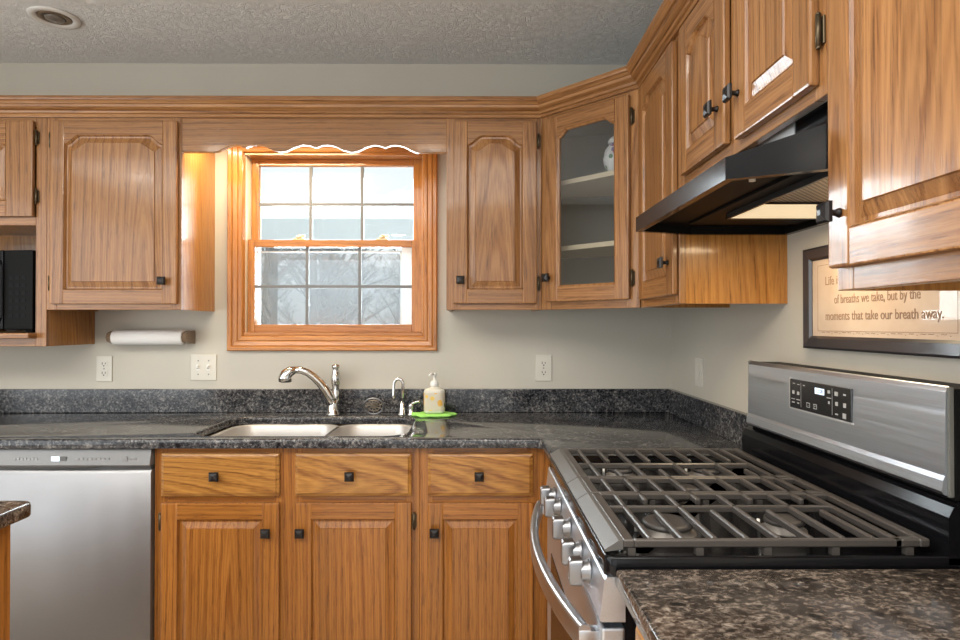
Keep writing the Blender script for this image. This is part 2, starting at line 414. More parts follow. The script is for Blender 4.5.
# ------------------------------------------------------------------ room shell
XL, YB = -3.2, -3.0
def struct(o): o['kind'] = 'structure'; return o
struct(MB().box(XL, XW, YB, D, -0.05, 0).build('floor', FLOORM))
struct(MB().box(XL, XW, YB, D, HC, HC + 0.05).build('ceiling', CEIL))
WX0, WX1, WZ0, WZ1 = -1.03, -0.238, 1.248, 2.060            # window opening
m = MB()
m.box(XL, WX0, D, D + 0.14, 0, HC).box(WX1, XW + 0.1, D, D + 0.14, 0, HC).box(WX0, WX1, D, D + 0.14, 0, WZ0).box(WX0, WX1, D, D + 0.14, WZ1, HC)
struct(m.build('wall_back', PAINT))
struct(MB().box(XW, XW + 0.1, YB, D, 0, HC).build('wall_right', PAINT))
m = MB(); a0, a1 = -2.25, 1.25
m.box(XL - 0.1, XL, YB, a0, 0, HC).box(XL - 0.1, XL, a1, D, 0, HC).box(XL - 0.1, XL, a0, a1, 0, 0.2).box(XL - 0.1, XL, a0, a1, 2.2, HC)
struct(m.build('wall_left', PAINT))
m = MB(); b0, b1 = -2.8, 0.6
m.box(XL, b0, YB - 0.1, YB, 0, HC).box(b1, XW, YB - 0.1, YB, 0, HC).box(b0, b1, YB - 0.1, YB, 2.2, HC)
struct(m.build('wall_rear', PAINT))

# ------------------------------------------------------------------ the window over the sink
win = struct(empty('window_1', (-0.634, D, WZ0)))
tag(win, 'orange pine double hung window with grey grilles above the sink', 'window')
def ring_frame(mb, x0, x1, z0, z1, prof, mv, mh):
    """mitred frame around an opening; prof = (outward offset, y) pairs"""
    cs = [(x0, z0, -1, -1), (x1, z0, 1, -1), (x1, z1, 1, 1), (x0, z1, -1, 1)]
    for i in range(4):
        A, B = cs[i], cs[(i + 1) % 4]
        la = [(A[0] + A[2] * o, y, A[1] + A[3] * o) for o, y in prof]; lb = [(B[0] + B[2] * o, y, B[1] + B[3] * o) for o, y in prof]
        mb.loft([la, lb], mh if i % 2 == 0 else mv)
m = MB()
cp = [(0.0, D), (0.0, D - 0.010), (0.004, D - 0.014), (0.018, D - 0.016), (0.021, D - 0.013), (0.024, D - 0.017), (0.040, D - 0.021), (0.043, D - 0.018), (0.047, D - 0.025), (0.060, D - 0.027), (0.0645, D - 0.022), (0.0645, D)]
ring_frame(m, WX0, WX1, WZ0, WZ1, cp, 1, 0)
m.build('casing', [PINE[0], PINE[2]], win, auto=35)
m = MB()                                                     # jamb liner boards
m.box(WX0, WX0 + 0.003, D, D + 0.13, WZ0, WZ1, 1).box(WX1 - 0.003, WX1, D, D + 0.13, WZ0, WZ1, 1).box(WX0, WX1, D, D + 0.13, WZ1 - 0.010, WZ1, 0)
m.box(WX0, WX1, D - 0.004, D + 0.13, WZ0, WZ0 + 0.016, 0, 0.003)
m.build('jamb', [PINE[0], PINE[2]], win)
m = MB()                                                     # thin cream strips: light on the jamb faces put into the colour
m.box(WX0 + 0.003, WX0 + 0.005, D + 0.012, D + 0.12, WZ0 + 0.016, WZ1 - 0.010).box(WX1 - 0.005, WX1 - 0.003, D + 0.012, D + 0.12, WZ0 + 0.016, WZ1 - 0.010)
m.build('lit_jamb_face', plain('cream lit jamb', (0.72, 0.62, 0.47), 0.4), win)
def sash(name, x0, x1, z0, z1, gx0, gx1, gz0, gz1, y0, y1, mv, mh):
    mb = MB()
    mb.box(x0, gx0, y0, y1, z0, z1, 1, 0.003).box(gx1, x1, y0, y1, z0, z1, 1, 0.003)
    mb.box(gx0, gx1, y0, y1, z0, gz0, 0, 0.003).box(gx0, gx1, y0, y1, gz1, z1, 0, 0.003)
    yc = (y0 + y1) / 2
    o = mb.build(name, [PINE[0], PINE[2]], win)
    MB().box(gx0, gx1, yc - 0.002, yc + 0.002, gz0, gz1).build('glass', GLASS, o)
    g = MB(); t = 0.0062
    for f in mv: x = gx0 + (gx1 - gx0) * f; g.box(x - t, x + t, yc - 0.008, yc + 0.008, gz0, gz1)
    for f in mh: z = gz0 + (gz1 - gz0) * f; g.box(gx0, gx1, yc - 0.0075, yc + 0.0075, z - t, z + t)
    g.build('grille', MUNTIN, o)
    return o
sash('upper_sash', WX0 + 0.006, WX1 - 0.006, 1.655, WZ1 - 0.010, -0.9915, -0.289, 1.672, 2.022, D + 0.075, D + 0.105, (0.333, 0.667), (0.50,))
sash('lower_sash', WX0 + 0.006, WX1 - 0.006, WZ0 + 0.016, 1.679, -0.9925, -0.2915, 1.2995, 1.646, D + 0.03, D + 0.062, (0.33, 0.667), (0.49,))
for x in (-0.80, -0.425):
    m = MB().box(x - 0.026, x + 0.026, D + 0.036, D + 0.060, 1.679, 1.686, 0, 0.002)
    m.lathe([(0.014, 0), (0.014, 0.008), (0.010, 0.014)], (x, D + 0.048, 1.686)).box(x - 0.004, x + 0.028, D + 0.04, D + 0.05, 1.692, 1.702, 0, 0.002)
    m.build('sash_lock', BRASS, win)
m = MB(); y0, y1 = D + 0.106, D + 0.116
m.box(-1.012, -0.345, y0, y1, 1.27, 1.285).box(-1.012, -0.345, y0, y1, 1.630, 1.637).box(-1.018, -1.006, y0, y1, 1.27, 1.637).box(-0.352, -0.345, y0, y1, 1.27, 1.637)
sf = m.build('screen_frame', plain('screen frame grey', (0.55, 0.58, 0.60), 0.5), win)
MB().box(-1.006, -0.352, D + 0.1105, D + 0.1115, 1.285, 1.630).build('screen_mesh', SCREEN, sf)
m = MB(); ring_frame(m, WX0 + 0.02, WX1 - 0.02, WZ0 + 0.02, WZ1 - 0.02, [(0.0, D + 0.125), (0.0, D + 0.16), (0.05, D + 0.16), (0.05, D + 0.14), (0.01, D + 0.14), (0.01, D + 0.125)], 0, 0)
m.box(-0.345, -0.258, D + 0.105, D + 0.118, 1.27, 1.66)
m.build('outer_frame', VINYL, win)

# ------------------------------------------------------------------ outside: snow, hillside, bare trees
struct(MB().box(-30, 30, D + 0.5, 42, -0.9, -0.8).build('ground', SNOW))
m = MB(); prof = [(24, -0.8), (28, 2.0), (33, 4.0), (38, 5.0), (44, 5.0)]
m.loft([[(x, y, z * (1 + 0.02 * math.sin(x * 0.3))) for y, z in prof] for x in [-45 + 5 * k for k in range(19)]], 0, False, False, True, closed=False)
struct(m.build('hills', HAZE))
pb = struct(MB().box(-4.0, 3.0, 4.60, 4.78, 1.935, 2.155, 0, 0.006).build('beam', plain('pale porch beam', (0.80, 0.85, 0.86), 0.6)))
def tree(x, y, h, lean, r0, label, seed):
    rnd = random.Random(seed); mb = MB(); top = 1.2974 + 0.145 * (y - 0.3)
    def grow(p, d, r, ln, lev):
        k = 4 if lev == 0 else 3; pts = [p.copy()]; rs = [r]; q = p.copy(); dd = d.copy()
        for i in range(k):
            dd = (dd + Vector((rnd.uniform(-1, 1), rnd.uniform(-1, 1), rnd.uniform(-0.3, 0.6))) * (0.10 + 0.1 * lev)).normalized()
            q = q + dd * (ln / k); q.z = min(q.z, 1.2974 + 0.152 * q.y); pts.append(q.copy()); rs.append(r * (1 - 0.6 * (i + 1) / k))
        if len(pts) > 1: mb.tube(pts, rs, 0, 6 if lev < 2 else 4)
        if lev >= 4 or r < 0.004 or len(pts) < 2: return
        k = len(pts) - 1
        for i in range(rnd.choice((3, 4, 5)) if lev else 26):
            t = rnd.uniform(0.3, 1.0) * k; j = min(int(t), k - 1); s_ = pts[j].lerp(pts[j + 1], t - j)
            a = rnd.uniform(0, 2 * PI); nd = (dd * 0.55 + Vector((math.cos(a), math.sin(a), rnd.uniform(-0.1, 0.7)))).normalized()
            grow(s_, nd, max(0.0045, rs[j] * rnd.uniform(0.16, 0.34)), ln * rnd.uniform(0.36, 0.55) * (0.46 if lev == 0 else 1.0), lev + 1)
    grow(Vector((x, y, -0.9)), Vector((lean, 0, 1)).normalized(), r0, h, 0)
    t = tag(mb.build('bare_tree', BARK), label, 'tree', 'bare winter trees outside the window')
    return t
for (x, y, h, lean, r0, seed, lab) in [
    (-2.65, 8.0, 4.6, 0.06, 0.09, 1, 'nearest bare grey tree with slim trunk at left edge of the window'),
    (-2.99, 10.7, 4.8, -0.05, 0.15, 2, 'bare grey tree with a leaning trunk behind the left grille bar'),
    (-3.03, 13.0, 5.2, 0.02, 0.34, 3, 'bare tree with the thickest pale trunk at middle of the window'),
    (-3.14, 16.6, 5.4, 0.08, 0.19, 4, 'bare tree behind the right grille bar of the lower sash'),
    (-2.69, 18.9, 5.4, 0.05, 0.13, 5, 'slender bare tree with long slanting branch at right of the window'),
    (-7.5, 21.2, 5.6, 0.02, 0.20, 6, 'distant bare tree beyond the leftmost lower panes'),
    (-4.95, 22.6, 5.7, -0.03, 0.22, 7, 'distant bare tree beyond the middle lower panes'),
    (-2.55, 21.8, 5.6, 0.03, 0.18, 8, 'distant bare tree beyond the rightmost lower panes')]:
    tree(x, y, h, lean, r0, lab, seed)

# ------------------------------------------------------------------ cabinets
T = 0.018                                                    # door face stands this far off the frame
def arch(x0, x1, z0, z1, drop, cw, i=0.0, soft=1.0):
    p = [(x0 + i, z0 + i), (x1 - i, z0 + i)]
    n_ = 8
    for k in range(n_ + 1):
        t = k / n_; s_ = t * t * (3 - 2 * t); p.append((x1 - i - cw * t, z1 - i - drop * (1 - (s_ * soft + t * (1 - soft)))))
    for k in range(n_ + 1):
        t = 1 - k / n_; s_ = t * t * (3 - 2 * t); p.append((x0 + i + cw * t, z1 - i - drop * (1 - (s_ * soft + t * (1 - soft)))))
    return p
def knob(door, x, z, y, mats=BRONZE):
    mb = MB(); a, b_ = 0.0085, 0.0155
    mb.lathe([(0.0075, 0), (0.0065, -0.003), (0.005, -0.006), (0.005, -0.014), (0.008, -0.017)], (x, y, z), 0, 14, 1)
    L = [[(x + sx_ * q, y + yy, z + sz * q) for sx_, sz in ((-1, -1), (1, -1), (1, 1), (-1, 1))] for q, yy in ((a, -0.016), (b_, -0.019), (b_, -0.024), (b_ * 0.8, -0.028), (b_ * 0.25, -0.031))]
    mb.loft(L)
    return mb.build('knob', mats, door, False)
def hinge(door, x, z, y, h=0.052):
    mb = MB().tube([(x, y - 0.007, z - h / 2), (x, y - 0.007, z + h / 2)], 0.0045, 0, 10)
    for q in (-1, 1): mb.lathe([(0.0048, 0), (0.003, 0.004 * q)], (x, y - 0.007, z + q * h / 2), 0, 10)
    mb.box(x - 0.008, x + 0.008, y - 0.003, y + 0.001, z - h / 2 + 0.003, z + h / 2 - 0.003, 0, 0.001, 1)
    return mb.build('hinge', HINGE, door, False)
def door(cab, W, x0, x1, z0, z1, arched=True, st=0.055, rail=0.058, knob_at=None, hinges=(), glass_=False, drop=0.034, cw=0.055):
    """five piece door in the cabinet's own frame: front looks to -y, the frame face is y = 0"""
    bz = 0.0045
    ox0, ox1, oz0, oz1 = x0 + st, x1 - st, z0 + rail, z1 - rail
    y0, y1 = -T, -0.0005
    mb = MB()
    mb.box(x0, ox0, y0, y1, z0, z1, 0, bz).box(ox1, x1, y0, y1, z0, z1, 0, bz)
    mb.box(ox0 - 0.002, ox1 + 0.002, y0 + 0.0003, y1, z0, oz0, 1, 0.003)
    if arched:
        P = arch(ox0, ox1, oz0, oz1, drop, cw); top = [(ox1, z1 - 0.0)] + [] ; cur = P[2:]
        poly = [(ox0, z1), ] + [p for p in reversed(cur)] + [(ox1, z1)]
        # top rail as strips so that the curved underside stays clean
        f_, b2 = y0 + 0.0003, y1
        for a, c in zip(cur, cur[1:]):
            if abs(a[0] - c[0]) < 1e-7: continue
            mb.loft([[(a[0], f_, a[1]), (a[0], f_, z1 - 0.003), (a[0], f_ + 0.003, z1), (a[0], b2, z1), (a[0], b2, a[1])],
                     [(c[0], f_, c[1]), (c[0], f_, z1 - 0.003), (c[0], f_ + 0.003, z1), (c[0], b2, z1), (c[0], b2, c[1])]], 1)
    else:
        P = [(ox0, oz0), (ox1, oz0), (ox1, oz1), (ox0, oz1)]
        mb.box(ox0 - 0.002, ox1 + 0.002, y0 + 0.0003, y1, oz1, z1, 1, 0.003)
    if glass_:                                               # bead inside the opening
        mb.loft([[(x, y0 + 0.002, z) for x, z in P], [(x, y0 + 0.007, z) for x, z in offset(P, 0.006)], [(x, y1, z) for x, z in offset(P, 0.006)]], 0, False, False)
    d = mb.build('door', [W[2], W[0]], cab, False)
    if glass_:
        Q = offset(P, 0.005)
        MB().loft([[(x, -0.007, z) for x, z in Q], [(x, -0.004, z) for x, z in Q]]).build('pane', CGLASS, d, False)
    else:
        if arched: q = lambda i, so: arch(ox0, ox1, oz0, oz1, drop, cw, i, so)
        else: q = lambda i, so: [(ox0 + i, oz0 + i), (ox1 - i, oz0 + i), (ox1 - i, oz1 - i), (ox0 + i, oz1 - i)]
        fi = 0.030
        L = [[(x, y, z) for x, z in q(i, so)] for i, y, so in ((0.0, y0 + 0.0012, 1), (0.0035, y0 + 0.0065, 1), (0.0045, y0 + 0.0105, 1), (0.0105, y0 + 0.0108, 1), (fi, y0 + 0.0030, 0.4), (fi + 0.0016, y0 - 0.0004, 0.3))]
        MB().loft(L, 0, False, True).build('panel', W[2], d, False)
    if knob_at: knob(d, knob_at[0], knob_at[1], y0)
    for hx, hz in hinges: hinge(d, hx, hz, -0.001)
    return d
def drawer(cab, W, x0, x1, z0, z1, kx=None):
    mb = MB(); P = [(x0, z0), (x1, z0), (x1, z1), (x0, z1)]
    mb.loft([[(x, y, z) for x, z in offset(P, i)] for i, y in ((0, -0.0005), (0, -0.012), (0.003, -0.014), (0.007, -0.0155), (0.012, -0.019))])
    d = mb.build('drawer', OAKF, cab, False)
    knob(d, kx if kx is not None else (x0 + x1) / 2, (z0 + z1) / 2 + 0.0, -0.019)
    return d
def frame_body(mb, w_, z0, z1, depth, stiles, rails, m_v=0, m_h=1, m_s=2, ft=0.018, open_top=False, interior=None):
    """face frame (stiles: (x0,x1), rails: (x0,x1,z0,z1)) + carcass panels"""
    for a, b_ in stiles: mb.box(a, b_, 0, ft, z0, z1, m_v, 0.0012, 1)
    for a, b_, c, d_ in rails: mb.box(a, b_, 0.0003, ft, c, d_, m_h, 0.0012, 1)
    mb.box(0, 0.013, ft, depth, z0, z1, m_s).box(w_ - 0.013, w_, ft, depth, z0, z1, m_s)
    mb.box(0.013, w_ - 0.013, ft, depth, z0 + 0.012, z0 + 0.026, m_s)
    if not open_top: mb.box(0.013, w_ - 0.013, ft, depth, z1 - 0.014, z1, m_s)
    mb.box(0.013, w_ - 0.013, depth - 0.008, depth, z0 + 0.026, z1 - 0.014, m_s if interior is None else interior)
ZU0, ZU1, YU, XU = 1.3565, 2.125, D - 0.305, 0.563
DEP = 0.303
MU = [OAKU[2], OAKU[0], VEN]
# upper cabinet between the microwave bay and the window
cB = empty('upper_cabinet', (-1.683, YU, 0)); wB = 0.526
tag(cB, 'wall cabinet with one arched oak door left of the window, lit side panel', 'cabinet', 'oak wall cabinets')
m = MB(); frame_body(m, wB, ZU0, ZU1, DEP, [(0, 0.04), (wB - 0.04, wB)], [(0.04, wB - 0.04, ZU0, ZU0 + 0.035), (0.04, wB - 0.04, 2.075, ZU1)])
m.build('body', MU, cB, False)
door(cB, OAKU, 0.022, 0.514, 1.379, 2.094, knob_at=(0.4665, 1.468), hinges=[(0.016, 1.46), (0.016, 2.02)], st=0.055, rail=0.056)
# upper cabinet right of the window
cC = empty('upper_cabinet', (-0.119, YU, 0)); wC = 0.373
tag(cC, 'narrow wall cabinet with one arched oak door right of the window', 'cabinet', 'oak wall cabinets')
m = MB(); frame_body(m, wC, ZU0, ZU1, DEP, [(0, 0.04), (wC - 0.03, wC)], [(0.04, wC - 0.03, ZU0, ZU0 + 0.035), (0.04, wC - 0.03, 2.075, ZU1)])
m.build('body', MU, cC, False)
door(cC, OAKU, 0.028, 0.354, 1.381, 2.094, knob_at=(0.056, 1.472), hinges=[(0.362, 1.46), (0.362, 2.02)], st=0.0555, rail=0.056)
# microwave bay at the far left
cA = empty('upper_cabinet', (-2.40, YU, 0)); wA = 0.717; ZA = 1.2135
tag(cA, 'wall cabinet with an open microwave bay below its short arched door', 'cabinet', 'oak wall cabinets')
m = MB()
for a, b_ in ((0, 0.04), (wA - 0.043, wA)): m.box(a, b_, 0, 0.018, ZA, ZU1, 0, 0.0012, 1)
for c, d_ in ((ZA, 1.245), (1.687, 1.72), (2.075, ZU1)): m.box(0.04, wA - 0.043, 0.0003, 0.018, c, d_, 1, 0.0012, 1)
m.box(0, 0.013, 0.018, DEP, ZA, ZU1, 2).box(wA - 0.013, wA - 0.0005, 0.018, DEP, ZA, ZU1, 2)
m.box(0.013, wA - 0.013, 0.018, DEP, ZA, ZA + 0.016, 2).box(0.013, wA - 0.013, 0.018, DEP, 1.69, 1.704, 2).box(0.013, wA - 0.013, 0.018, DEP, ZU1 - 0.014, ZU1, 2)
m.box(0.013, wA - 0.013, DEP - 0.008, DEP, ZA + 0.016, ZU1 - 0.014, 2)
m.build('body', MU, cA, False)
MB().box(0.02, wA - 0.037, -0.045, DEP - 0.01, 1.2455, 1.2665, 0, 0.004).build('shelf', OAKU[0], cA, False)
door(cA, OAKU, 0.03, wA - 0.045, 1.72, 2.094, knob_at=(0.08, 1.78), hinges=[(wA - 0.037, 1.80), (wA - 0.037, 2.03)], st=0.105, rail=0.06)
# microwave
mw = empty('microwave', (-1.965, YU + 0.05, 1.267), -0.10)
tag(mw, 'black microwave standing in the open bay at far left', 'microwave')
MB().box(-0.22, 0.225, 0.0, 0.215, 0.012, 0.325, 0, 0.006).build('housing', BLACKM, mw, False)
m = MB().box(-0.222, 0.10, -0.022, 0.0, 0.012, 0.325, 0, 0.004); dd = m.build('door', BLACK, mw, False)
MB().box(-0.19, 0.07, -0.0225, -0.021, 0.05, 0.285).build('window', plain('microwave window', (0.02, 0.02, 0.022), 0.15), dd, False)
MB().tube([(0.085, -0.02, 0.05), (0.085, -0.05, 0.06), (0.085, -0.05, 0.27), (0.085, -0.02, 0.28)], 0.008).build('handle', BLACKS, dd, False)
m = MB().box(0.103, 0.225, -0.020, 0.0, 0.012, 0.325, 0, 0.004); cp_ = m.build('control_panel', BLACKM, mw, False)
m = MB()
for i in range(6):
    for j in range(3): m.box(0.125 + 0.027 * j, 0.142 + 0.027 * j, -0.0212, -0.0195, 0.06 + 0.03 * i, 0.074 + 0.03 * i)
m.build('keypad', plain('key print', (0.007, 0.007, 0.008), 0.6, spec=0.15), cp_, False)
for px_, py_ in ((-0.18, 0.03), (0.18, 0.03), (-0.18, 0.18), (0.18, 0.18)): MB().box(px_ - 0.015, px_ + 0.015, py_ - 0.015, py_ + 0.015, 0, 0.013).build('foot', BLACKM, mw, False)

# diagonal corner cabinet with the glass door
cG = empty('upper_cabinet', (XW - 0.61, YU, 0), -PI / 4); wG = 0.4313
tag(cG, 'diagonal corner wall cabinet with a glass door and two shelves', 'cabinet', 'oak wall cabinets')
m = MB()
for a, b_ in ((0, 0.05), (wG - 0.05, wG)): m.box(a, b_, 0, 0.018, ZU0, ZU1, 0, 0.0012, 1)
for c, d_ in ((ZU0, 1.40), (2.085, ZU1)): m.box(0.05, wG - 0.05, 0.0003, 0.018, c, d_, 1, 0.0012, 1)
cx, h2 = wG / 2, 0.2135
foot = [(0.006, 0.018), (wG - 0.006, 0.018), (wG + h2 - 0.012, 0.018 + h2 - 0.006), (cx, 0.018 + h2 + cx - 0.012), (-h2 + 0.012, 0.018 + h2 - 0.006)]
for i in range(1, 5):                                        # side and back panels
    p, q = Vector(foot[i]), Vector(foot[(i + 1) % 5])
    e = (q - p).normalized(); nn = Vector((-e.y, e.x)) * 0.008
    quad = [p, q, q + nn, p + nn]
    m.loft([[(a.x, a.y, ZU0 + 0.012) for a in quad], [(a.x, a.y, ZU1) for a in quad]], 2)
inn = offset(foot, 0.006)
m.loft([[(x, y, ZU0 + 0.012) for x, y in foot], [(x, y, ZU0 + 0.03) for x, y in foot]], 2)
m.loft([[(x, y, ZU1 - 0.014) for x, y in foot], [(x, y, ZU1) for x, y in foot]], 2)
m.build('body', [OAKU[2], OAKU[0], INTER], cG, False)
for zs in (1.588, 1.846):
    sh = offset(foot, 0.0105); sh = [(x, max(y, 0.055)) for x, y in sh]
    m = MB(); m.loft([[(x, y, zs) for x, y in sh], [(x, y, zs + 0.018) for x, y in sh]])
    m.build('shelf', SHELF, cG, False)
door(cG, OAKU, 0.035, 0.399, 1.3865, 2.095, knob_at=(0.050, 1.4785), hinges=[(0.406, 1.46), (0.406, 2.02)], st=0.056, rail=0.0555, glass_=True, drop=0.027, cw=0.045)
# flowered jar on the upper shelf
q = mat_of(cG) @ Vector((0.268, 0.115, 0))
m = MB().lathe([(0.026, 0), (0.030, 0.004), (0.046, 0.035), (0.050, 0.062), (0.042, 0.09), (0.028, 0.108), (0.025, 0.114)], (q.x, q.y, 1.8645))
jar = empty('ginger_jar', (q.x, q.y, 1.8645))
tag(jar, 'white china jar with flower sprigs on the upper shelf behind glass', 'jar')
m.build('body', JARF, jar)
MB().lathe([(0.028, 0.114), (0.031, 0.118), (0.029, 0.128), (0.018, 0.14), (0.006, 0.146), (0.009, 0.154), (0.004, 0.162)], (q.x, q.y, 1.8645)).build('lid', JARF, jar)

# right-hand run (local x runs toward the camera)
def right_cab(y_far, label): return tag(empty('upper_cabinet', (XU, y_far, 0), -PI / 2), label, 'cabinet', 'oak wall cabinets')
MR = [OAKU[2], OAKU[0], VEN]
DR = XW - XU - 0.001
cD = right_cab(2.084, 'narrow tall wall cabinet between the glass corner cabinet and the range hood'); wD = 0.3985
m = MB(); frame_body(m, wD, ZU0, ZU1, DR, [(0, 0.035), (wD - 0.03, wD)], [(0.035, wD - 0.03, ZU0, ZU0 + 0.035), (0.035, wD - 0.03, 2.075, ZU1)])
m.build('body', MR, cD, False)
door(cD, OAKU, 0.034, 0.388, 1.382, 2.095, knob_at=(0.352, 1.475), hinges=[], st=0.055, rail=0.057)
cF = right_cab(1.685, 'short two-door wall cabinet above the black range hood'); wF = 0.738; ZF = 1.669
m = MB(); frame_body(m, wF, ZF, ZU1, DR, [(0, 0.04), (0.345, 0.391), (wF - 0.060, wF)], [(0.04, wF - 0.060, ZF, ZF + 0.035), (0.04, wF - 0.060, 2.075, ZU1)])
m.build('body', MR, cF, False)
door(cF, OAKU, 0.050, 0.345, 1.698, 2.095, knob_at=(0.313, 1.786), hinges=[], st=0.055, rail=0.057)
door(cF, OAKU, 0.397, 0.694, 1.690, 2.095, knob_at=(0.422, 1.781), hinges=[(0.703, 1.775), (0.703, 2.02)], st=0.055, rail=0.057)
cE = right_cab(0.946, 'nearest wall cabinet at right edge with a large door and pale sheen'); wE = 0.50
m = MB(); frame_body(m, wE, ZU0 - 0.006, ZU1, DR, [(0, 0.04), (wE - 0.04, wE)], [(0.04, wE - 0.04, ZU0 - 0.006, ZU0 + 0.035), (0.04, wE - 0.04, 2.075, ZU1)])
m.build('body', MR, cE, False)
door(cE, OAKU, 0.004, 0.478, 1.3845, 2.095, knob_at=(0.035, 1.466), hinges=[], st=0.055, rail=0.057)

# valance over the window
def vz(u):
    pts = [(-1.157, 1.976), (-1.035, 1.976), (-1.015, 1.979), (-0.985, 1.994), (-0.958, 2.003), (-0.935, 2.003), (-0.908, 1.993), (-0.890, 2.002), (-0.865, 2.0055), (-0.838, 2.002), (-0.80, 1.984), (-0.772, 1.977), (-0.745, 1.982), (-0.715, 1.997), (-0.685, 2.0055), (-0.655, 2.003), (-0.633, 1.994), (-0.610, 2.003), (-0.588, 2.0055), (-0.558, 2.001), (-0.525, 1.985), (-0.494, 1.977), (-0.465, 1.982), (-0.435, 1.997), (-0.405, 2.0055), (-0.380, 2.003), (-0.361, 1.995), (-0.340, 2.003), (-0.315, 2.0055), (-0.288, 2.000), (-0.255, 1.983), (-0.235, 1.975), (-0.12, 1.975)]
    for a, b_ in zip(pts, pts[1:]):
        if a[0] <= u <= b_[0]:
            t = (u - a[0]) / (b_[0] - a[0]); return a[1] + (b_[1] - a[1]) * t
    return 1.976
m = MB(); xs = [-1.1565 + (1.0370) * k / 150 for k in range(151)]
m.loft([[(x, YU + 0.001, vz(x) + 0.002), (x, YU + 0.003, vz(x)), (x, YU + 0.019, vz(x)), (x, YU + 0.019, ZU1), (x, YU + 0.001, ZU1)] for x in xs])
val = m.build('window_valance', OAKU[0])
MB().box(-1.1565, -0.1195, YU + 0.0195, D - 0.002, 2.128, 2.138).build('light_block_board', OAKU[0], val)  # unseen board added to keep valance light off the ceiling
tag(val, 'scalloped oak valance board across the top of the window', 'valance')
# crown moulding along the tops of the wall cabinets
CP = [(0.0015, 2.110), (0.009, 2.110), (0.011, 2.113), (0.011, 2.121), (0.0175, 2.124), (0.021, 2.131), (0.031, 2.137), (0.036, 2.142), (0.0375, 2.151), (0.043, 2.153), (0.046, 2.158), (0.053, 2.163), (0.0545, 2.168), (0.0565, 2.170), (0.0565, 2.177), (0.0015, 2.177)]
path = [Vector((-2.40, YU)), Vector((XW - 0.61, YU)), Vector((XU - 0.0, 2.080)), Vector((XU, 0.446))]
def nrm(a, b_): e = (b_ - a).normalized(); return Vector((e.y, -e.x))
segn = [nrm(path[i], path[i + 1]) for i in range(3)]
def miter(i, o):
    if i == 0: return path[0] + segn[0] * o
    if i == 3: return path[3] + segn[2] * o
    t = segn[i - 1] + segn[i]; t = t / t.dot(segn[i]); return path[i] + t * o
m = MB()
for i in range(3):
    m.loft([[(*miter(i, o), z) for o, z in CP], [(*miter(i + 1, o), z) for o, z in CP]], (0, 2, 1)[i])
tag(m.build('crown_molding', [OAKU[0], OAKU[1], OAKD], auto=30), 'stepped oak crown molding running along the tops of the wall cabinets', 'molding')

# ------------------------------------------------------------------ base cabinets
YBF = D - 0.61; ZB0, ZB1 = 0.10, 0.8815
MBs = [OAKB[2], OAKB[0], VEN]
s1 = empty('base_cabinet', (-1.097, YBF, 0)); w1 = 0.902
tag(s1, 'double base cabinet under the sink with two drawers and two doors', 'cabinet', 'oak base cabinets')
m = MB(); frame_body(m, w1, ZB0, ZB1, 0.60, [(0, 0.045), (0.405, 0.503), (w1 - 0.045, w1)], [(0.045, w1 - 0.045, 0.848, ZB1), (0.045, w1 - 0.045, 0.685, 0.728), (0.045, w1 - 0.045, ZB0, 0.14)], open_top=True)
m.box(0, w1, 0.06, 0.075, 0.0, ZB0, 2); m.build('body', MBs, s1, False)
drawer(s1, OAKB, 0.0285, 0.428, 0.7165, 0.861, 0.217); drawer(s1, OAKB, 0.4815, 0.8755, 0.7165, 0.861, 0.67)
door(s1, OAKB, 0.0285, 0.428, 0.125, 0.695, False, 0.056, 0.056, (0.389, 0.5985), [(0.022, 0.63), (0.022, 0.19)])
door(s1, OAKB, 0.4815, 0.8755, 0.125, 0.695, False, 0.056, 0.056, (0.5035, 0.5985), [(0.884, 0.63), (0.884, 0.19)])
s2 = empty('base_cabinet', (-0.1945, YBF, 0)); w2 = 0.4485
tag(s2, 'single base cabinet with one drawer beside the range corner', 'cabinet', 'oak base cabinets')
m = MB(); frame_body(m, w2, ZB0, ZB1, 0.60, [(0, 0.045), (w2 - 0.08, w2 - 0.001)], [(0.045, w2 - 0.08, 0.848, ZB1), (0.045, w2 - 0.08, 0.685, 0.728), (0.045, w2 - 0.08, ZB0, 0.14)])
m.box(0, w2, 0.06, 0.075, 0.0, ZB0, 2); m.build('body', MBs, s2, False)
drawer(s2, OAKB, 0.0285, 0.3855, 0.7165, 0.859, 0.203)
door(s2, OAKB, 0.0285, 0.3855, 0.125, 0.694, False, 0.052, 0.056, (0.052, 0.5985), [(0.394, 0.19)])
s3 = empty('base_cabinet', (0.254, 2.083, 0), -PI / 2); w3 = 0.345
tag(s3, 'corner filler base cabinet hidden behind the range', 'cabinet', 'oak base cabinets')
m = MB(); frame_body(m, w3, ZB0, ZB1, 0.60, [(0, 0.06), (w3 - 0.04, w3)], [(0.06, w3 - 0.04, ZB0, 0.14), (0.06, w3 - 0.04, 0.82, ZB1)])
m.box(0.0, w3, 0.06, 0.075, 0.0, ZB0, 2); m.build('body', MBs, s3, False)
door(s3, OAKB, 0.045, w3 - 0.02, 0.125, 0.83, False, 0.055, 0.056)
s4 = empty('base_cabinet', (0.254, 0.945, 0), -PI / 2); w4 = 0.90
tag(s4, 'base cabinet under the brown granite counter nearest the camera', 'cabinet', 'oak base cabinets')
m = MB(); frame_body(m, w4, ZB0, ZB1, 0.60, [(0, 0.045), (w4 - 0.045, w4)], [(0.045, w4 - 0.045, 0.848, ZB1), (0.045, w4 - 0.045, 0.685, 0.728), (0.045, w4 - 0.045, ZB0, 0.14)])
m.box(0, w4, 0.06, 0.075, 0.0, ZB0, 2); m.build('body', MBs, s4, False)
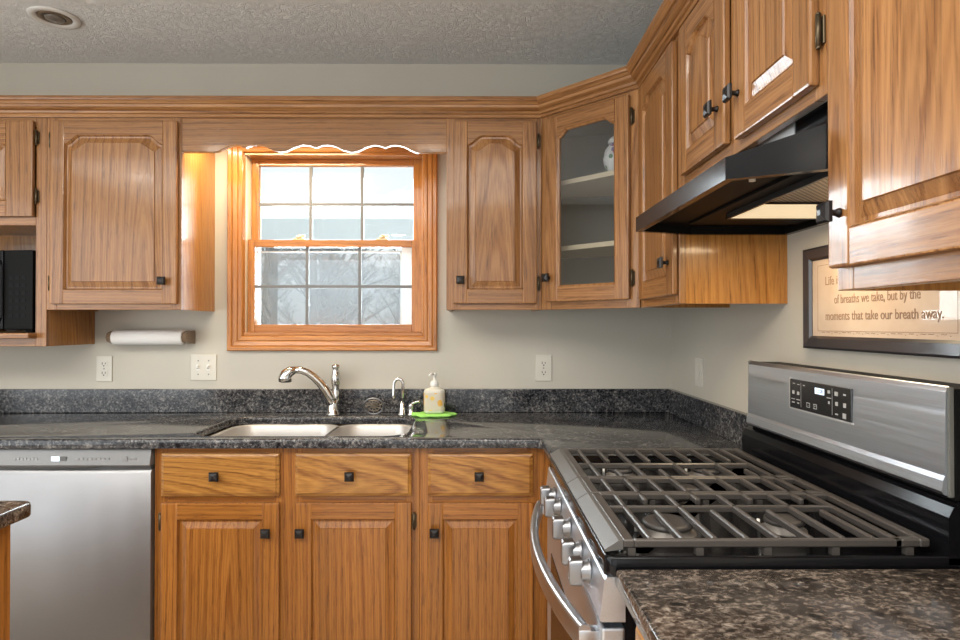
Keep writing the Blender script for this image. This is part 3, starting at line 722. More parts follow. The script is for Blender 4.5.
drawer(s4, OAKB, 0.03, w4 - 0.03, 0.7165, 0.859); door(s4, OAKB, 0.03, 0.445, 0.125, 0.694, False, 0.055, 0.056, (0.41, 0.6)); door(s4, OAKB, 0.455, w4 - 0.03, 0.125, 0.694, False, 0.055, 0.056, (0.49, 0.6))

# ------------------------------------------------------------------ counters
ZC, ZCB = 0.914, 0.8825
def slab(mb, outer, holes, mm=0, z1=ZC, z0=ZCB):
    for p, sgn in [(outer, 1)] + [(h_, -1) for h_ in holes]:
        L = [[(x, y, z) for x, y in offset(p, i * sgn)] for i, z in ((0.002, z0), (0.0, z0 + 0.003), (0.0, z1 - 0.009), (0.0015, z1 - 0.004), (0.004, z1 - 0.0012), (0.008, z1))]
        mb.loft(L, mm, False, False, True)
    mb.flat(offset(outer, 0.008), [offset(h_, -0.008) for h_ in holes], z1, mm, True)
    mb.flat(offset(outer, 0.002), [offset(h_, -0.002) for h_ in holes], z0, mm, False)
cut = rrect(-1.003, -0.250, 2.112, 2.552, 0.085, 8)
arc = [(0.2195 - 0.030 + 0.030 * math.sin(a), 2.0495 + 0.0 + 0.030 * (1 - 1) + 0.030 * (math.cos(a) - 1) + 0.0) for a in (0,)]
outer = [(-2.50, 2.0495), (0.190, 2.0495), (0.205, 2.046), (0.216, 2.035), (0.2195, 2.020), (0.2195, 1.738), (XW - 0.001, 1.738), (XW - 0.001, D - 0.001), (-2.50, D - 0.001)]
ct = empty('countertop', (-0.6, 2.37, ZCB))
tag(ct, 'L-shaped dark granite countertop with the sink cut into it', 'countertop')
m = MB(); slab(m, outer, [cut]); m.build('slab', GRAN, ct, auto=35)
m = MB().box(-2.50, XW - 0.024, D - 0.022, D - 0.001, ZC, 1.016, 0, 0.002).box(XW - 0.024, XW - 0.001, 1.738, D - 0.001, ZC, 1.016, 0, 0.002)
m.build('backsplash', GRAN, ct)
ct2 = empty('countertop', (0.54, 0.5, ZCB))
tag(ct2, 'brown granite counter in the near corner on this side of the range', 'countertop')
m = MB(); slab(m, [(0.2195, 0.02), (XW - 0.001, 0.02), (XW - 0.001, 0.962), (0.2195, 0.962)], []); m.build('slab', GRANB, ct2, auto=35)
MB().box(XW - 0.024, XW - 0.001, 0.03, 0.96, ZC, 1.016, 0, 0.002).build('backsplash', GRANB, ct2)

# ------------------------------------------------------------------ sink
sk = empty('sink', (-0.63, 2.33, 0.70)); tag(sk, 'undermount stainless double bowl sink below the window', 'sink')
def bowl(x0, x1, y0, y1, r, dep):
    mb = MB(); L = []
    for i, z in ((-0.012, 0.882), (0.0, 0.882), (0.003, 0.877), (0.006, 0.80), (0.012, 0.874 - dep + 0.03), (0.03, 0.874 - dep + 0.006), (0.055, 0.874 - dep)):
        L.append([(x, y, z) for x, y in rrect(x0 + i, x1 - i, y0 + i, y1 - i, max(0.02, r - i * 0.6), 7)])
    mb.loft(L, 0, False, True, True)
    o = mb.build('bowl', STEEL_S, sk)
    MB().lathe([(0.044, 0.0), (0.044, 0.003), (0.03, 0.004), (0.028, 0.001)], ((x0 + x1) / 2, (y0 + y1) / 2, 0.8742 - dep)).build('drain', CHROME, o)
bowl(-0.985, -0.568, 2.105, 2.545, 0.085, 0.20); bowl(-0.560, -0.262, 2.105, 2.545, 0.085, 0.17)


# ------------------------------------------------------------------ taps and things along the sink
YF = 2.6
fa = empty('faucet', (-0.612, YF, ZC)); tag(fa, 'chrome pull-out kitchen faucet with an arched spout over the left bowl', 'faucet')
MB().lathe([(0.032, 0), (0.032, 0.006), (0.027, 0.012), (0.024, 0.03), (0.021, 0.05), (0.020, 0.062)], (-0.612, YF, ZC)).build('base', CHROME, fa)
sp_pts = [(-0.612, YF, 0.955), (-0.622, YF - 0.004, 0.985), (-0.640, YF - 0.01, 1.02), (-0.665, YF - 0.018, 1.055), (-0.690, YF - 0.026, 1.080), (-0.712, YF - 0.033, 1.097), (-0.737, YF - 0.040, 1.108), (-0.762, YF - 0.046, 1.109)]
MB().tube(sp_pts, [0.021, 0.0205, 0.0195, 0.0180, 0.0165, 0.0155, 0.015, 0.0155], 0, 16).build('spout', CHROME, fa)
hd = MB().tube([(-0.758, YF - 0.045, 1.109), (-0.778, YF - 0.05, 1.104), (-0.793, YF - 0.054, 1.092), (-0.799, YF - 0.056, 1.076), (-0.797, YF - 0.056, 1.064)], [0.0155, 0.021, 0.026, 0.029, 0.0275], 0, 16).build('spray_head', CHROME, fa)
MB().lathe([(0.024, 0), (0.024, -0.006), (0.018, -0.008)], (-0.797, YF - 0.056, 1.066)).build('spray_face', plain('dark spray face', (0.05, 0.05, 0.05), 0.4), hd)
MB().lathe([(0.019, 0.0), (0.021, 0.02), (0.0185, 0.05), (0.015, 0.07), (0.019, 0.092), (0.0205, 0.112), (0.017, 0.136), (0.0125, 0.15), (0.0165, 0.158), (0.0175, 0.166), (0.010, 0.171)], (-0.606, YF + 0.022, 0.957)).build('handle', CHROME, fa)
MB().tube([(-0.608, YF + 0.01, 0.93), (-0.606, YF + 0.028, 0.965)], [0.02, 0.02], 0, 14).build('handle_neck', CHROME, fa)

gn = empty('drinking_water_faucet', (-0.318, YF, ZC)); tag(gn, 'small chrome gooseneck tap with side lever near the soap bottle', 'faucet')
MB().lathe([(0.019, 0), (0.019, 0.004), (0.0145, 0.010), (0.0145, 0.028), (0.011, 0.034), (0.0105, 0.05), (0.0075, 0.056)], (-0.318, YF, ZC)).build('base', CHROME, gn)
pts = [(-0.318, YF, 0.965)] + [(-0.3145, YF, 1.02)] + [(-0.333 + 0.0195 * math.cos(a), YF - 0.004, 1.046 + 0.0215 * math.sin(a)) for a in [k * PI / 8 for k in range(9)]] + [(-0.3535, YF - 0.006, 1.025), (-0.3535, YF - 0.006, 0.995), (-0.3535, YF - 0.006, 0.982)]
MB().tube(pts, [0.0075, 0.007] + [0.0065] * 9 + [0.0065, 0.008, 0.008], 0, 12).build('spout', CHROME, gn)
lv = MB().lathe([(0.016, 0), (0.016, 0.005), (0.011, 0.012), (0.0105, 0.032), (0.0125, 0.042), (0.009, 0.05)], (-0.279, YF - 0.005, ZC)).build('lever_post', CHROME, gn)
MB().tube([(-0.281, YF - 0.005, 0.958), (-0.268, YF - 0.008, 0.966), (-0.253, YF - 0.011, 0.971), (-0.240, YF - 0.013, 0.974)], [0.0085, 0.006, 0.0055, 0.0065], 0, 10).build('lever', CHROME, lv)

# strainer leaning on the backsplash
st = empty('sink_strainer', (-0.4415, 2.62, ZC + 0.001)); st.rotation_euler = (math.radians(14), 0, 0)
tag(st, 'round metal sink strainer propped upright behind the sink', 'strainer')
m = MB(); R_, zc_ = 0.0355, 0.036
ringp = [(R_ * 1.16 * math.cos(a), 0.0, zc_ + R_ * math.sin(a)) for a in [2 * PI * k / 32 for k in range(33)]]
m.tube(ringp, 0.0038, 0, 8, False); m.build('rim', NICKEL, st, False)
m = MB()
for k in range(10):
    a = 2 * PI * k / 10; m.tube([(0, 0.008, zc_), (R_ * 0.6 * math.cos(a), 0.010, zc_ + R_ * 0.55 * math.sin(a)), (R_ * 1.14 * math.cos(a + 0.3), 0.001, zc_ + R_ * 0.98 * math.sin(a + 0.3))], 0.0022, 0, 6)
for q_ in (0.35, 0.68): m.tube([(R_ * 1.16 * q_ * math.cos(a), 0.008 - 0.004 * q_, zc_ + R_ * q_ * math.sin(a)) for a in [2 * PI * k / 24 for k in range(25)]], 0.002, 0, 6, False)
m.lathe([(0.009, -0.008), (0.010, 0.0), (0.006, 0.006)], (0, 0.003, zc_), 0, 14, 1)
m.build('basket', plain('worn strainer metal', (0.36, 0.31, 0.25), 0.35, 0.9), st, False)

# soap dispenser on a green cloth
gx, gy = -0.178, 2.567
m = MB(); nn_ = 56; L = []
for rr, z in ((0.86, 0.0), (0.98, 0.004), (1.0, 0.008), (0.90, 0.0125), (0.55, 0.012), (0.12, 0.0115)):
    L.append([(gx - 0.004 + (0.094 + 0.006 * math.cos(9 * a) + 0.004 * math.sin(5 * a)) * rr * math.cos(a), gy + (0.060 + 0.005 * math.cos(9 * a)) * rr * math.sin(a), ZC + 0.0005 + z + 0.0015 * math.sin(7 * a) * rr) for a in [2 * PI * k / nn_ for k in range(nn_)]])
m.loft(L, 0, True, True, True)
tag(m.build('sponge_cloth', GREEN), 'bright green scalloped cloth under the soap bottle', 'cloth')
sb = empty('soap_dispenser', (gx, gy, ZC + 0.0125)); tag(sb, 'clear pump soap bottle with yellow flowers on its label', 'soap dispenser')
zb = ZC + 0.0135
L = [[(x, y, zb + z) for x, y in rrect(gx - hx, gx + hx, gy - hy, gy + hy, min(hx, hy) * 0.8, 5)] for hx, hy, z in ((0.040, 0.024, 0.0), (0.044, 0.028, 0.006), (0.044, 0.028, 0.090), (0.041, 0.026, 0.099), (0.020, 0.018, 0.108), (0.015, 0.015, 0.110), (0.015, 0.015, 0.118))]
bt = MB().loft(L, 0, True, True, True).build('bottle', plain('bottle plastic', (0.66, 0.64, 0.55), 0.15), sb)
L = [[(x, y, zb + z) for x, y in rrect(gx - 0.0446, gx + 0.0446, gy - 0.0286, gy + 0.0286, 0.0225, 5)] for z in (0.012, 0.086)]
MB().loft(L, 0, False, False, True).build('label', SOAPL, bt)
pm = MB().lathe([(0.0165, 0.112), (0.0175, 0.114), (0.0175, 0.128), (0.012, 0.134), (0.006, 0.137), (0.005, 0.156), (0.010, 0.158), (0.011, 0.166), (0.007, 0.169)], (gx, gy, zb)).build('pump', WHITE, sb)
MB().tube([(gx, gy, zb + 0.163), (gx - 0.012, gy - 0.018, zb + 0.164), (gx - 0.020, gy - 0.031, zb + 0.160)], [0.006, 0.005, 0.004], 0, 10).build('nozzle', WHITE, pm)

# ------------------------------------------------------------------ wall plates and towel roll
def screw(mb, x, y, z, m=0): mb.lathe([(0.0032, 0), (0.0028, -0.0012)], (x, y, z), m, 10, 1)
def outlet(x0, x1, z0, z1, label):
    r = empty('wall_outlet', ((x0 + x1) / 2, D, z0)); tag(r, label, 'outlet', 'duplex outlets on the back wall')
    xc, zc = (x0 + x1) / 2, (z0 + z1) / 2
    MB().box(x0, x1, D - 0.006, D - 0.0003, z0, z1, 0, 0.0025).build('cover_plate', WHITE_P, r)
    for s_ in (-1, 1):
        z = zc + s_ * 0.0205
        mb = MB().loft([[(xc + u * 0.0165, y, z + v_ * 0.0145) for u, v_ in rrect(-1, 1, -1, 1, 0.7, 4)] for y in (D - 0.006, D - 0.0078)])
        rc = mb.build('receptacle', WHITE_P, r)
        mb = MB().box(xc - 0.008, xc - 0.0055, D - 0.0084, D - 0.007, z - 0.002, z + 0.008).box(xc + 0.0055, xc + 0.008, D - 0.0084, D - 0.007, z - 0.001, z + 0.007)
        mb.lathe([(0.003, 0), (0.003, -0.0012)], (xc, D - 0.0072, z - 0.0075), 0, 10, 1); mb.build('slot', DARKSLOT, rc)
    mb = MB(); screw(mb, xc, D - 0.006, zc); mb.build('screw', GREYP, r)
outlet(-1.6745, -1.605, 1.048, 1.161, 'ivory duplex outlet under the paper towel holder')
outlet(0.2605, 0.331, 1.049, 1.1645, 'ivory duplex outlet right of the soap bottle')
sw = empty('light_switch', (-1.2035, D, 1.053)); tag(sw, 'ivory double switch plate left of the window', 'light switch')
MB().box(-1.260, -1.147, D - 0.006, D - 0.0003, 1.053, 1.1665, 0, 0.0025).build('cover_plate', WHITE_P, sw)
for xc in (-1.2265, -1.1805):
    tg = MB().box(xc - 0.006, xc + 0.006, D - 0.0072, D - 0.0055, 1.097, 1.123).loft([[(xc + a * 0.004, D - 0.006 - b_, 1.110 + c + d_) for a, c in ((-1, -0.006), (1, -0.006), (1, 0.006), (-1, 0.006))] for b_, d_ in ((0, 0), (0.012, 0.006))]).build('toggle', WHITE, sw)
    
    for zs in (1.140, 1.080): mb = MB(); screw(mb, xc, D - 0.006, zs); mb.build('screw', GREYP, sw)
rp_ = empty('light_switch', (XW, 2.355, 1.058)); tag(rp_, 'ivory single switch plate on the right wall above the backsplash', 'light switch')
MB().box(XW - 0.006, XW - 0.0003, 2.318, 2.390, 1.058, 1.168, 0, 0.0025).build('cover_plate', WHITE_P, rp_)
MB().box(XW - 0.0095, XW - 0.006, 2.339, 2.369, 1.080, 1.146, 0, 0.002).build('rocker', WHITE_P, rp_)

th = empty('paper_towel_holder', (-1.40, D, 1.20)); tag(th, 'wooden wall bracket holding the paper towel roll', 'holder')
BRK = plain('walnut bracket', (0.20, 0.135, 0.085), 0.4, 0.0, 0.2)
for x in (-1.572, -1.2545):
    MB().loft([[(xx, y, z) for y, z in [(D - 0.001 - a, b_) for a, b_ in ((0, 1.215), (0.05, 1.217), (0.078, 1.226), (0.086, 1.244), (0.078, 1.262), (0.05, 1.271), (0, 1.273))]] for xx in (x - 0.013, x + 0.013)]).build('bracket', BRK, th)
MB().tube([(-1.575, D - 0.06, 1.243), (-1.25, D - 0.06, 1.243)], 0.009).build('rod', BRK, th)
MB().box(-1.575, -1.25, D - 0.012, D - 0.001, 1.228, 1.262).build('back_bar', BRK, th)
m = MB(); m.lathe([(0.0105, -0.148), (0.031, -0.150), (0.0325, -0.147), (0.0325, 0.147), (0.031, 0.150), (0.0105, 0.148)], (-1.4125, D - 0.06, 1.243), 0, 32, 0)
tag(m.build('paper_towel_roll', PAPER), 'thin white paper towel roll under the wall cabinet', 'paper towel')

# ------------------------------------------------------------------ recessed ceiling light
rl = empty('recessed_ceiling_light', (-1.587, 2.289, HC)); tag(rl, 'round recessed ceiling light with white trim', 'ceiling light')
m = MB(); m.lathe([(0.086, -0.0005), (0.084, -0.006), (0.072, -0.009), (0.060, -0.006), (0.056, -0.003), (0.055, -0.0005)], (-1.587, 2.289, HC), 0, 36); m.build('trim_ring', plain('trim white', (0.66, 0.64, 0.61), 0.4), rl)
m = MB(); m.lathe([(0.058, -0.003), (0.05, -0.005), (0.038, -0.0065), (0.038, -0.0045)], (-1.587, 2.289, HC), 0, 30); bf = m.build('baffle', plain('bronze baffle', (0.22, 0.16, 0.11), 0.4, 0.4), rl)
m = MB(); m.lathe([(0.036, -0.005), (0.030, -0.010), (0.014, -0.013), (0.002, -0.014)], (-1.587, 2.289, HC), 0, 24); m.build('lamp', plain('unlit bulb', (0.17, 0.145, 0.125), 0.2), rl)

# ------------------------------------------------------------------ dishwasher
dw = empty('dishwasher', (-1.39, 2.07, 0)); tag(dw, 'stainless steel dishwasher with top control strip at left', 'dishwasher')
x0, x1, yf = -1.693, -1.101, 2.066
MB().box(x0, x1, yf + 0.05, D - 0.03, 0.02, 0.868).build('tub', GREYPD, dw)
m = MB(); L = []                                             # slightly bowed door skin
for x in [x0 + (x1 - x0) * k / 16 for k in range(17)]:
    u = (x - x0) / (x1 - x0) * 2 - 1; b_ = 0.008 * (1 - u * u)
    L.append([(x, yf + 0.05, 0.11), (x, yf - b_ + 0.004, 0.11), (x, yf - b_, 0.116), (x, yf - b_, 0.797), (x, yf - b_ + 0.006, 0.806), (x, yf + 0.05, 0.806)])
m.loft(L, 0, True, True, True); dd = m.build('door_panel', STEEL_DW, dw, auto=40)
m = MB().loft([[(x0, y, z) for y, z in ((yf + 0.05, 0.824), (yf - 0.006, 0.822), (yf - 0.008, 0.826), (yf + 0.003, 0.8755), (yf + 0.007, 0.8795), (yf + 0.05, 0.8795))], [(x1, y, z) for y, z in ((yf + 0.05, 0.824), (yf - 0.006, 0.822), (yf - 0.008, 0.826), (yf + 0.003, 0.8755), (yf + 0.007, 0.8795), (yf + 0.05, 0.8795))]])
cpn = m.build('control_panel', GREYP, dw)
MB().box(x0 + 0.004, x1 - 0.004, yf + 0.010, yf + 0.05, 0.806, 0.823).build('handle_recess', GREYPD, dw)
# scoop lip of the pocket handle
m = MB(); L = []
for k in range(25):
    u = k / 24 * 2 - 1; x = -1.455 + 0.19 * u; b_ = 0.010 * max(0, 1 - abs(u) ** 6)
    L.append([(x, yf - 0.004, 0.822), (x, yf - 0.007, 0.822 - 0.3 * b_), (x, yf - 0.002, 0.820 - 0.8 * b_), (x, yf + 0.02, 0.820 - b_)])
m.loft(L, 0, True, True, False); m.build('pocket_handle', GREYPD, dw)
m = MB().box(-1.432, -1.405, yf - 0.0062, yf - 0.0045, 0.839, 0.854); m.build('display', LED, cpn)
m = MB().box(-1.404, -1.382, yf - 0.0062, yf - 0.0045, 0.839, 0.854); m.build('display_window', GREYPD, cpn)
SGP = plain('soft grey print', (0.30, 0.30, 0.30), 0.4, 0.4)
for a, k, s_ in ((-1.56, 7, 0.012), (-1.35, 8, 0.0145)):
    for i in range(k): MB().box(a + i * s_, a + i * s_ + s_ * 0.7, yf - 0.0058, yf - 0.004, 0.842, 0.848 + 0.002 * (i % 2)).build('button', SGP, cpn)
MB().lathe([(0.009, 0), (0.009, -0.0025)], (-1.185, yf - 0.0042, 0.8455), 0, 16, 1).build('button', SGP, cpn)
MB().box(-1.168, -1.148, yf - 0.0062, yf - 0.004, 0.843, 0.848).build('button', SGP, cpn)
MB().box(x0 + 0.01, x1 - 0.01, yf + 0.06, yf + 0.075, 0.0, 0.11).build('toe_kick', BLACKM, dw)
MB().box(-1.1005, -1.0975, yf + 0.03, yf + 0.06, 0.1, 0.87).build('side_seal', BLACKM, dw)

# ------------------------------------------------------------------ island at the left edge
isl = empty('kitchen_island', (-1.35, 0.85, 0)); tag(isl, 'oak kitchen island end at lower left', 'island')
m = MB().box(-1.75, -1.004, 0.30, 1.312, 0.10, 0.8815, 0).box(-1.69, -1.06, 0.36, 1.25, 0.0, 0.10, 0); m.build('cabinet_body', oak('island oak side', 2, (0.40, 0.16, 0.045), (0.28, 0.095, 0.024), 0.3, True), isl)
for ya, yb in ((1.262, 1.313), (0.30, 0.35)): MB().box(-1.004, -0.998, ya, yb, 0.10, 0.8815, 0, 0.002).build('corner_trim', OAKB[2], isl)
ic = empty('countertop', (-1.35, 0.85, ZCB)); tag(ic, 'dark granite island top at lower left corner', 'countertop')
m = MB(); slab(m, rrect(-1.80, -0.966, 0.26, 1.345, 0.025, 5), []); m.build('slab', GRANB, ic, auto=35)

# ------------------------------------------------------------------ framed sign on the right wall
fr = empty('framed_sign', (XW, 1.27, 1.237)); tag(fr, 'dark framed print with a lettered saying on the right wall', 'picture')
FY0, FY1, FZ0, FZ1 = 0.985, 1.574, 1.238, 1.491; fw = 0.032
m = MB(); cs = [(FY1, FZ0, 1, -1), (FY0, FZ0, -1, -1), (FY0, FZ1, -1, 1), (FY1, FZ1, 1, 1)]
fp = [(0, XW - 0.001), (0, XW - 0.018), (-0.005, XW - 0.020), (-0.026, XW - 0.017), (-fw, XW - 0.012), (-fw, XW - 0.001)]
for i in range(4):
    A, B = cs[i], cs[(i + 1) % 4]
    m.loft([[(x, A[0] + A[2] * o, A[1] + A[3] * o) for o, x in fp], [(x, B[0] + B[2] * o, B[1] + B[3] * o) for o, x in fp]])
m.build('frame', FRAMEB, fr)
pp = MB().box(XW - 0.010, XW - 0.004, FY0 + 0.03, FY1 - 0.03, FZ0 + 0.03, FZ1 - 0.03).build('print', PARCH, fr)
m = MB(); xx = XW - 0.0104
for (a, b_, c, d_) in ((1.075, 1.519, 1.2822, 1.2832), (1.075, 1.519, 1.4440, 1.4450), (1.075, 1.0758, 1.2822, 1.4450), (1.5182, 1.519, 1.2822, 1.4450)): m.box(xx, XW - 0.0095, a, b_, c, d_)
m.build('border_line', INK, pp)
def line(body, y_l, y_r, zc, size):
    o = text('lettering', body, size, (XW - 0.0104, (y_l + y_r) / 2, zc), ROT_RIGHT, INK, pp)
    bpy.context.view_layer.update(); w0 = o.dimensions.x
    o.scale = ((y_l - y_r) / w0, 1, 1)
line('Life is not measured by the number', 1.485, 1.105, 1.4035, 0.030)
line('of breaths we take, but by the', 1.448, 1.166, 1.3575, 0.030)
line('moments that take our breath away.', 1.484, 1.108, 1.3185, 0.030)
line('~ ~ . ~ . ~ ~ . ~ . ~ ~ . ~ . ~ ~ . ~ . ~ ~ . ~ .', 1.50, 1.09, 1.2800, 0.012)

# ------------------------------------------------------------------ gas range
RY0, RY1 = 0.968, 1.724
rg = empty('gas_range', (0.53, 1.346, 0)); tag(rg, 'stainless and black gas range with iron grates in the right corner', 'range')
MB().box(0.236, 0.845, RY0 + 0.003, RY1 - 0.003, 0.02, 0.897).build('body', BLACK, rg)
tray = [(0.205, RY0), (0.80, RY0), (0.80, RY1), (0.205, RY1)]
m = MB(); RR = rrect(0.205, 0.80, RY0, RY1, 0.018, 5)
m.loft([[(x, y, z) for x, y in offset(RR, i)] for i, z in ((0.002, 0.893), (0.0, 0.896), (0.0, 0.925), (0.002, 0.928), (0.006, 0.9285), (0.010, 0.926), (0.026, 0.925), (0.045, 0.914), (0.055, 0.912))], 0, True, True, True)
m.build('cooktop', BLACK, rg, auto=50)
# burners
def burner(x, y, r, oval=0.0):
    mb = MB(); n_ = 28
    def lp(q, z): return [(x + q * math.cos(a), y + (q + oval * (1 if math.sin(a) > 0 else -1) * min(1, abs(math.sin(a)) * 3)) * math.sin(a) if oval else y + q * math.sin(a), z) for a in [2 * PI * k / n_ for k in range(n_)]]
    mb.loft([lp(r * 1.12, 0.9125), lp(r * 1.1, 0.917), lp(r * 0.9, 0.919), lp(r * 0.92, 0.927)], 0, True, True, True)
    o = mb.build('burner', BURNER, rg)
    MB().loft([lp(r * 0.95, 0.9275), lp(r, 0.930), lp(r * 0.97, 0.935), lp(r * 0.85, 0.937)], 0, True, True, True).build('burner_cap', CAP, o)
    MB().tube([(x - r * 1.2, y + 0.01, 0.913), (x - r * 1.2, y + 0.01, 0.931)], 0.003).build('igniter', WHITE, o)
burner(0.352, 1.125, 0.046); burner(0.575, 1.140, 0.036); burner(0.365, 1.545, 0.034); burner(0.585, 1.545, 0.042); burner(0.468, 1.33, 0.026, 0.035)
# grates
GT, GB = 0.951, 0.938
LX = [0.284, 0.389, 0.494, 0.599]; SX = [0.3365, 0.4415, 0.5465, 0.648]
def grate(ya, yb, cross, fingers):
    g = empty_part('grate', rg)
    mb = MB(); bw = 0.0048
    def bar(x0, x1, y0, y1): mb.box(x0, x1, y0, y1, GB, GT, 0, 0.0022, 1)
    bar(0.236, 0.255, ya, yb); bar(0.676, 0.688, ya, yb); bar(0.716, 0.733, ya, yb)
    for c in (ya + 0.008, yb - 0.008, ): bar(0.687, 0.717, c - 0.008, c + 0.008)
    bar(0.254, 0.690, ya, ya + 0.010); bar(0.254, 0.690, yb - 0.010, yb)
    for x in LX: bar(x - bw, x + bw, ya + 0.011, yb - 0.011)
    for c in cross: bar(0.254, 0.680, c - bw, c + bw)
    for y0, y1 in fingers:
        for x in SX: bar(x - bw, x + bw, y0, y1)
    for x in (0.25, 0.36, 0.47, 0.58, 0.70):
        for y in (ya + 0.006, yb - 0.006): mb.box(x - 0.006, x + 0.006, y - 0.006, y + 0.006, 0.912, GB)
    mb.build('grate_bars', GRATE, g)
    # sloped outer rim toward the knobs
    MB().loft([[(x, y, z) for x, z in ((0.236, GT), (0.229, GT - 0.001), (0.206, 0.936), (0.207, 0.932), (0.236, 0.936))] for y in (ya, yb)]).build('grate_rim', GRATE_LIT, g)
def empty_part(name, parent):
    o = bpy.data.objects.new(name, None); C.objects.link(o); o.parent = parent; o.empty_display_size = 0.03; return o
grate(0.982, 1.2585, [1.168], [(0.992, 1.145), (1.212, 1.2585)])
grate(1.262, 1.388, [], [(1.262, 1.388)])
grate(1.3915, 1.708, [1.525], [(1.3915, 1.468), (1.560, 1.70)])
# backguard
m = MB(); pf = [(0.752, 0.915), (0.752, 0.990), (0.760, 1.006), (0.778, 1.012), (0.85, 1.012), (0.85, 0.915)]
m.loft([[(x, y, z) for x, z in pf] for y in (RY0, RY1)]); m.build('backguard_riser', BLACK, rg)
m = MB(); pf = [(0.762, 1.020), (0.758, 1.022), (0.755, 1.027), (0.757, 1.044), (0.760, 1.052), (0.762, 1.188), (0.766, 1.196), (0.768, 1.1975), (0.768, 1.020)]
m.loft([[(x, y, z) for x, z in pf] for y in (0.986, 1.703)]); bgp = m.build('backguard', STEEL_R, rg)
ECM = plain('grey end cap', (0.14, 0.14, 0.125), 0.4)
for ya, yb in ((0.980, 0.986), (1.703, 1.709)): MB().box(0.763, 0.7715, ya, yb, 1.018, 1.197, 0, 0.002).build('end_cap', ECM, rg)
MB().box(0.772, 0.852, 0.980, 1.709, 1.012, 1.194, 0, 0.003).build('backguard_back', BLACKM, rg)
cl = MB().box(0.7585, 0.764, 1.2300, 1.4720, 1.099, 1.1675, 0, 0.001, 1).build('clock_panel', plain('clock panel black', (0.018, 0.017, 0.018), 0.2), bgp)
m = MB()
m.box(0.7592, 0.764, 1.226, 1.476, 1.0955, 1.0985).box(0.7592, 0.764, 1.4725, 1.476, 1.0955, 1.170)
m.build('clock_trim', plain('bright trim', (0.75, 0.75, 0.75), 0.3, 0.5), bgp)
MB().box(0.7580, 0.7586, 1.326, 1.362, 1.1435, 1.1570).build('clock_display', LED, bgp)
text('clock_digits', '12:08', 0.0125, (0.7578, 1.344, 1.1502), ROT_RIGHT, plain('digit blue', (0.10, 0.14, 0.25), 0.4), bgp, ext=0.0002)
m = MB()
for y, z, a, h_ in [(1.452, 1.158, 0.010, 0.002), (1.432, 1.157, 0.010, 0.002), (1.408, 1.157, 0.009, 0.002), (1.455, 1.137, 0.010, 0.008), (1.433, 1.136, 0.010, 0.008), (1.456, 1.121, 0.016, 0.002), (1.433, 1.121, 0.016, 0.002), (1.455, 1.113, 0.012, 0.003), (1.433, 1.113, 0.008, 0.003),
                     (1.390, 1.114, 0.014, 0.011), (1.362, 1.114, 0.014, 0.011), (1.308, 1.153, 0.010, 0.007), (1.308, 1.140, 0.016, 0.002), (1.308, 1.130, 0.006, 0.006), (1.281, 1.152, 0.012, 0.009), (1.252, 1.153, 0.010, 0.004), (1.280, 1.131, 0.010, 0.008), (1.252, 1.131, 0.010, 0.009), (1.280, 1.109, 0.010, 0.003), (1.253, 1.109, 0.012, 0.011)]:
    m.box(0.7581, 0.7586, y - a / 2, y + a / 2, z - h_ / 2, z + h_ / 2)
for y in (1.421, 1.296): m.box(0.7581, 0.7586, y - 0.0004, y + 0.0004, 1.105, 1.162)
m.build('touch_key', plain('key legend', (0.42, 0.42, 0.41), 0.5), bgp)
m = MB()
for y, z in ((1.390, 1.114), (1.362, 1.114)): m.box(0.7579, 0.7582, y - 0.0055, y + 0.0055, z - 0.004, z + 0.004)
m.build('touch_key', plain('clock panel black 2', (0.018, 0.017, 0.018), 0.2), bgp)
text('touch_legend', '–', 0.009, (0.7578, 1.390, 1.114), ROT_RIGHT, MARK, bgp, ext=0.0001)
text('touch_legend', '+', 0.009, (0.7578, 1.362, 1.114), ROT_RIGHT, MARK, bgp, ext=0.0001)
# front: control panel, knobs, door, handle
m = MB(); pf = [(0.236, 0.826), (0.198, 0.826), (0.195, 0.829), (0.203, 0.893), (0.207, 0.897), (0.236, 0.897)]
m.loft([[(x, y, z) for x, z in pf] for y in (RY0, RY1)]); cpr = m.build('control_panel', STEEL_R, rg)
for y in (1.548, 1.454, 1.304, 1.166, 1.076):
    mb = MB(); mb.lathe([(0.021, 0.0), (0.021, -0.003), (0.018, -0.006), (0.018, -0.016), (0.016, -0.018)], (0.199, y, 0.864), 0, 24, 0)
    k_ = mb.build('control_knob', NICKEL, rg)
    mb = MB(); P = rrect(-0.014, 0.014, -0.0225, 0.0225, 0.007, 4)
    mb.loft([[(0.199 + dx, y + a * s_, 0.864 + c * s_) for a, c in P] for dx, s_ in ((-0.015, 1.06), (-0.034, 1.0), (-0.037, 0.9))])
    mb.build('knob_grip', NICKEL, k_, auto=30)
dr = MB().box(0.199, 0.236, RY0 + 0.002, RY1 - 0.002, 0.205, 0.815, 0, 0.004).build('oven_door', STEEL_R, rg)
MB().box(0.197, 0.200, RY0 + 0.10, RY1 - 0.10, 0.33, 0.69, 0, 0.001, 1).build('oven_window', BLACK, dr)
pts = []; rs = []
for k in range(25):
    u = k / 24 * 2 - 1; pts.append((0.176 - 0.043 * (1 - u * u), 1.346 + 0.352 * u, 0.788))
mb = MB(); loops = []
for i, p in enumerate(pts):
    loops.append([(p[0] + a, p[1], p[2] + c) for a, c in rrect(-0.010, 0.010, -0.021, 0.021, 0.007, 3)])
mb.loft(loops, 0, True, True, True)
for u in (-1, 1):
    y = 1.346 + 0.343 * u; mb.box(0.166, 0.201, y - 0.011, y + 0.011, 0.776, 0.800, 0, 0.003)
mb.build('door_handle', plain('handle steel', (0.50, 0.50, 0.51), 0.3, 1.0), dr, auto=40)
MB().box(0.201, 0.236, RY0 + 0.002, RY1 - 0.002, 0.04, 0.198, 0, 0.004).build('storage_drawer', STEEL_R, rg)

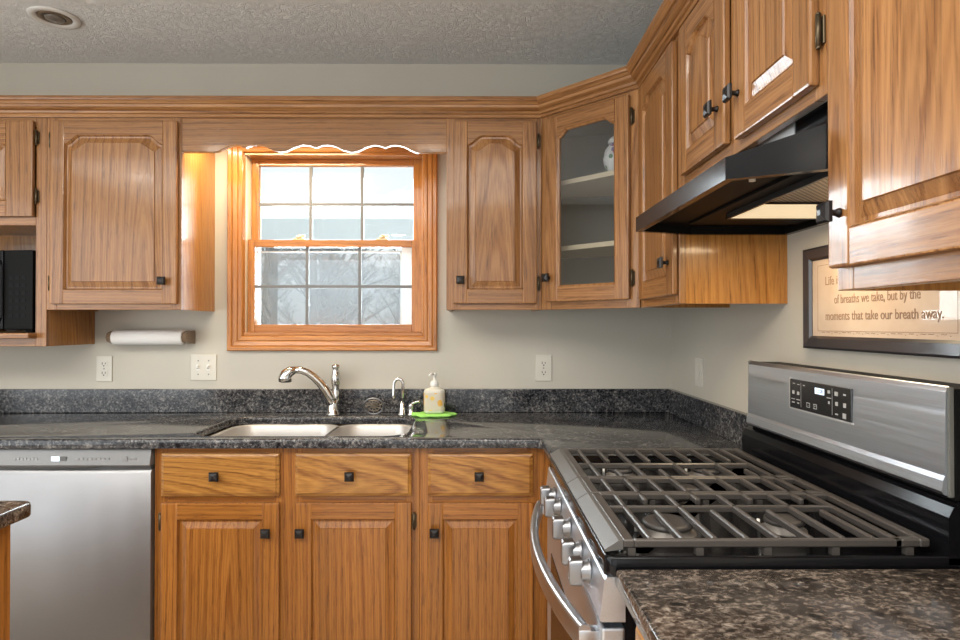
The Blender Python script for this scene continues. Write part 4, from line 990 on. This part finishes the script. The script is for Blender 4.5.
# ------------------------------------------------------------------ range hood
hd = empty('range_hood', (0.65, 1.31, 1.545)); tag(hd, 'black under-cabinet range hood with a lit lamp above the range', 'range hood')
HX0, HB = 0.425, 1.546
pl = [(HX0, 1.622), (HX0, 1.036), (0.585, 0.952), (XW - 0.002, 0.952), (XW - 0.002, 1.682), (0.585, 1.682)]       # plan, clockwise seen from above
inn = offset(pl, 0.016)
# heights of the upper edge: visor slopes up toward the wall
def ztop(x): return 1.584 + max(0.0, min(1.0, (x - HX0) / (0.60 - HX0))) * 0.046
m = MB()
m.loft([[(x, y, HB + 0.022) for x, y in inn], [(x, y, HB) for x, y in inn]], 1, True, False)
m.loft([[(x, y, HB) for x, y in inn], [(x, y, HB) for x, y in pl], [(x, y, ztop(x)) for x, y in pl]], 0, False, False)
tp = [(max(x, 0.60) if x < 0.6 else x, y, 1.63) for x, y in pl]
m.loft([[(x, y, ztop(x)) for x, y in pl], tp, [(x, y, 1.6805) for x, y, z in tp]], 0, False, True)
m.build('canopy', [BLACK, BLACKM], hd)
MB().box(0.600 - 0.002, 0.601, 1.14, 1.285, 1.640, 1.679).build('pale_patch', plain('pale patch', (0.62, 0.63, 0.63), 0.4), hd)  # thin pale patch on the riser front
m = MB().box(0.56, 0.845, 0.985, 1.60, HB + 0.016, HB + 0.0215).build('underside_pan', BLACKM, hd)
m = MB().box(0.60, 0.815, 1.262, 1.440, HB + 0.004, HB + 0.0155, 0, 0.003).build('lamp_lens', LENS, hd)
m = MB()
m.box(0.60, 0.835, 0.99, 1.256, HB + 0.006, HB + 0.0155, 0); m.build('grease_filter', FILT, hd)
m = MB()
for a, b_, c, d_ in ((0.594, 0.60, 0.985, 1.446), (0.835, 0.841, 0.985, 1.446)): m.box(a, b_, c, d_, HB + 0.003, HB + 0.0155)
m.box(0.594, 0.841, 1.440, 1.446, HB + 0.003, HB + 0.0155).box(0.60, 0.835, 1.2565, 1.2615, HB + 0.002, HB + 0.0155); m.build('filter_frame', BLACKS, hd)
MB().tube([(0.50, 1.10, HB + 0.020), (0.50, 1.10, HB + 0.012)], 0.006).build('switch', WHITE_P, hd)
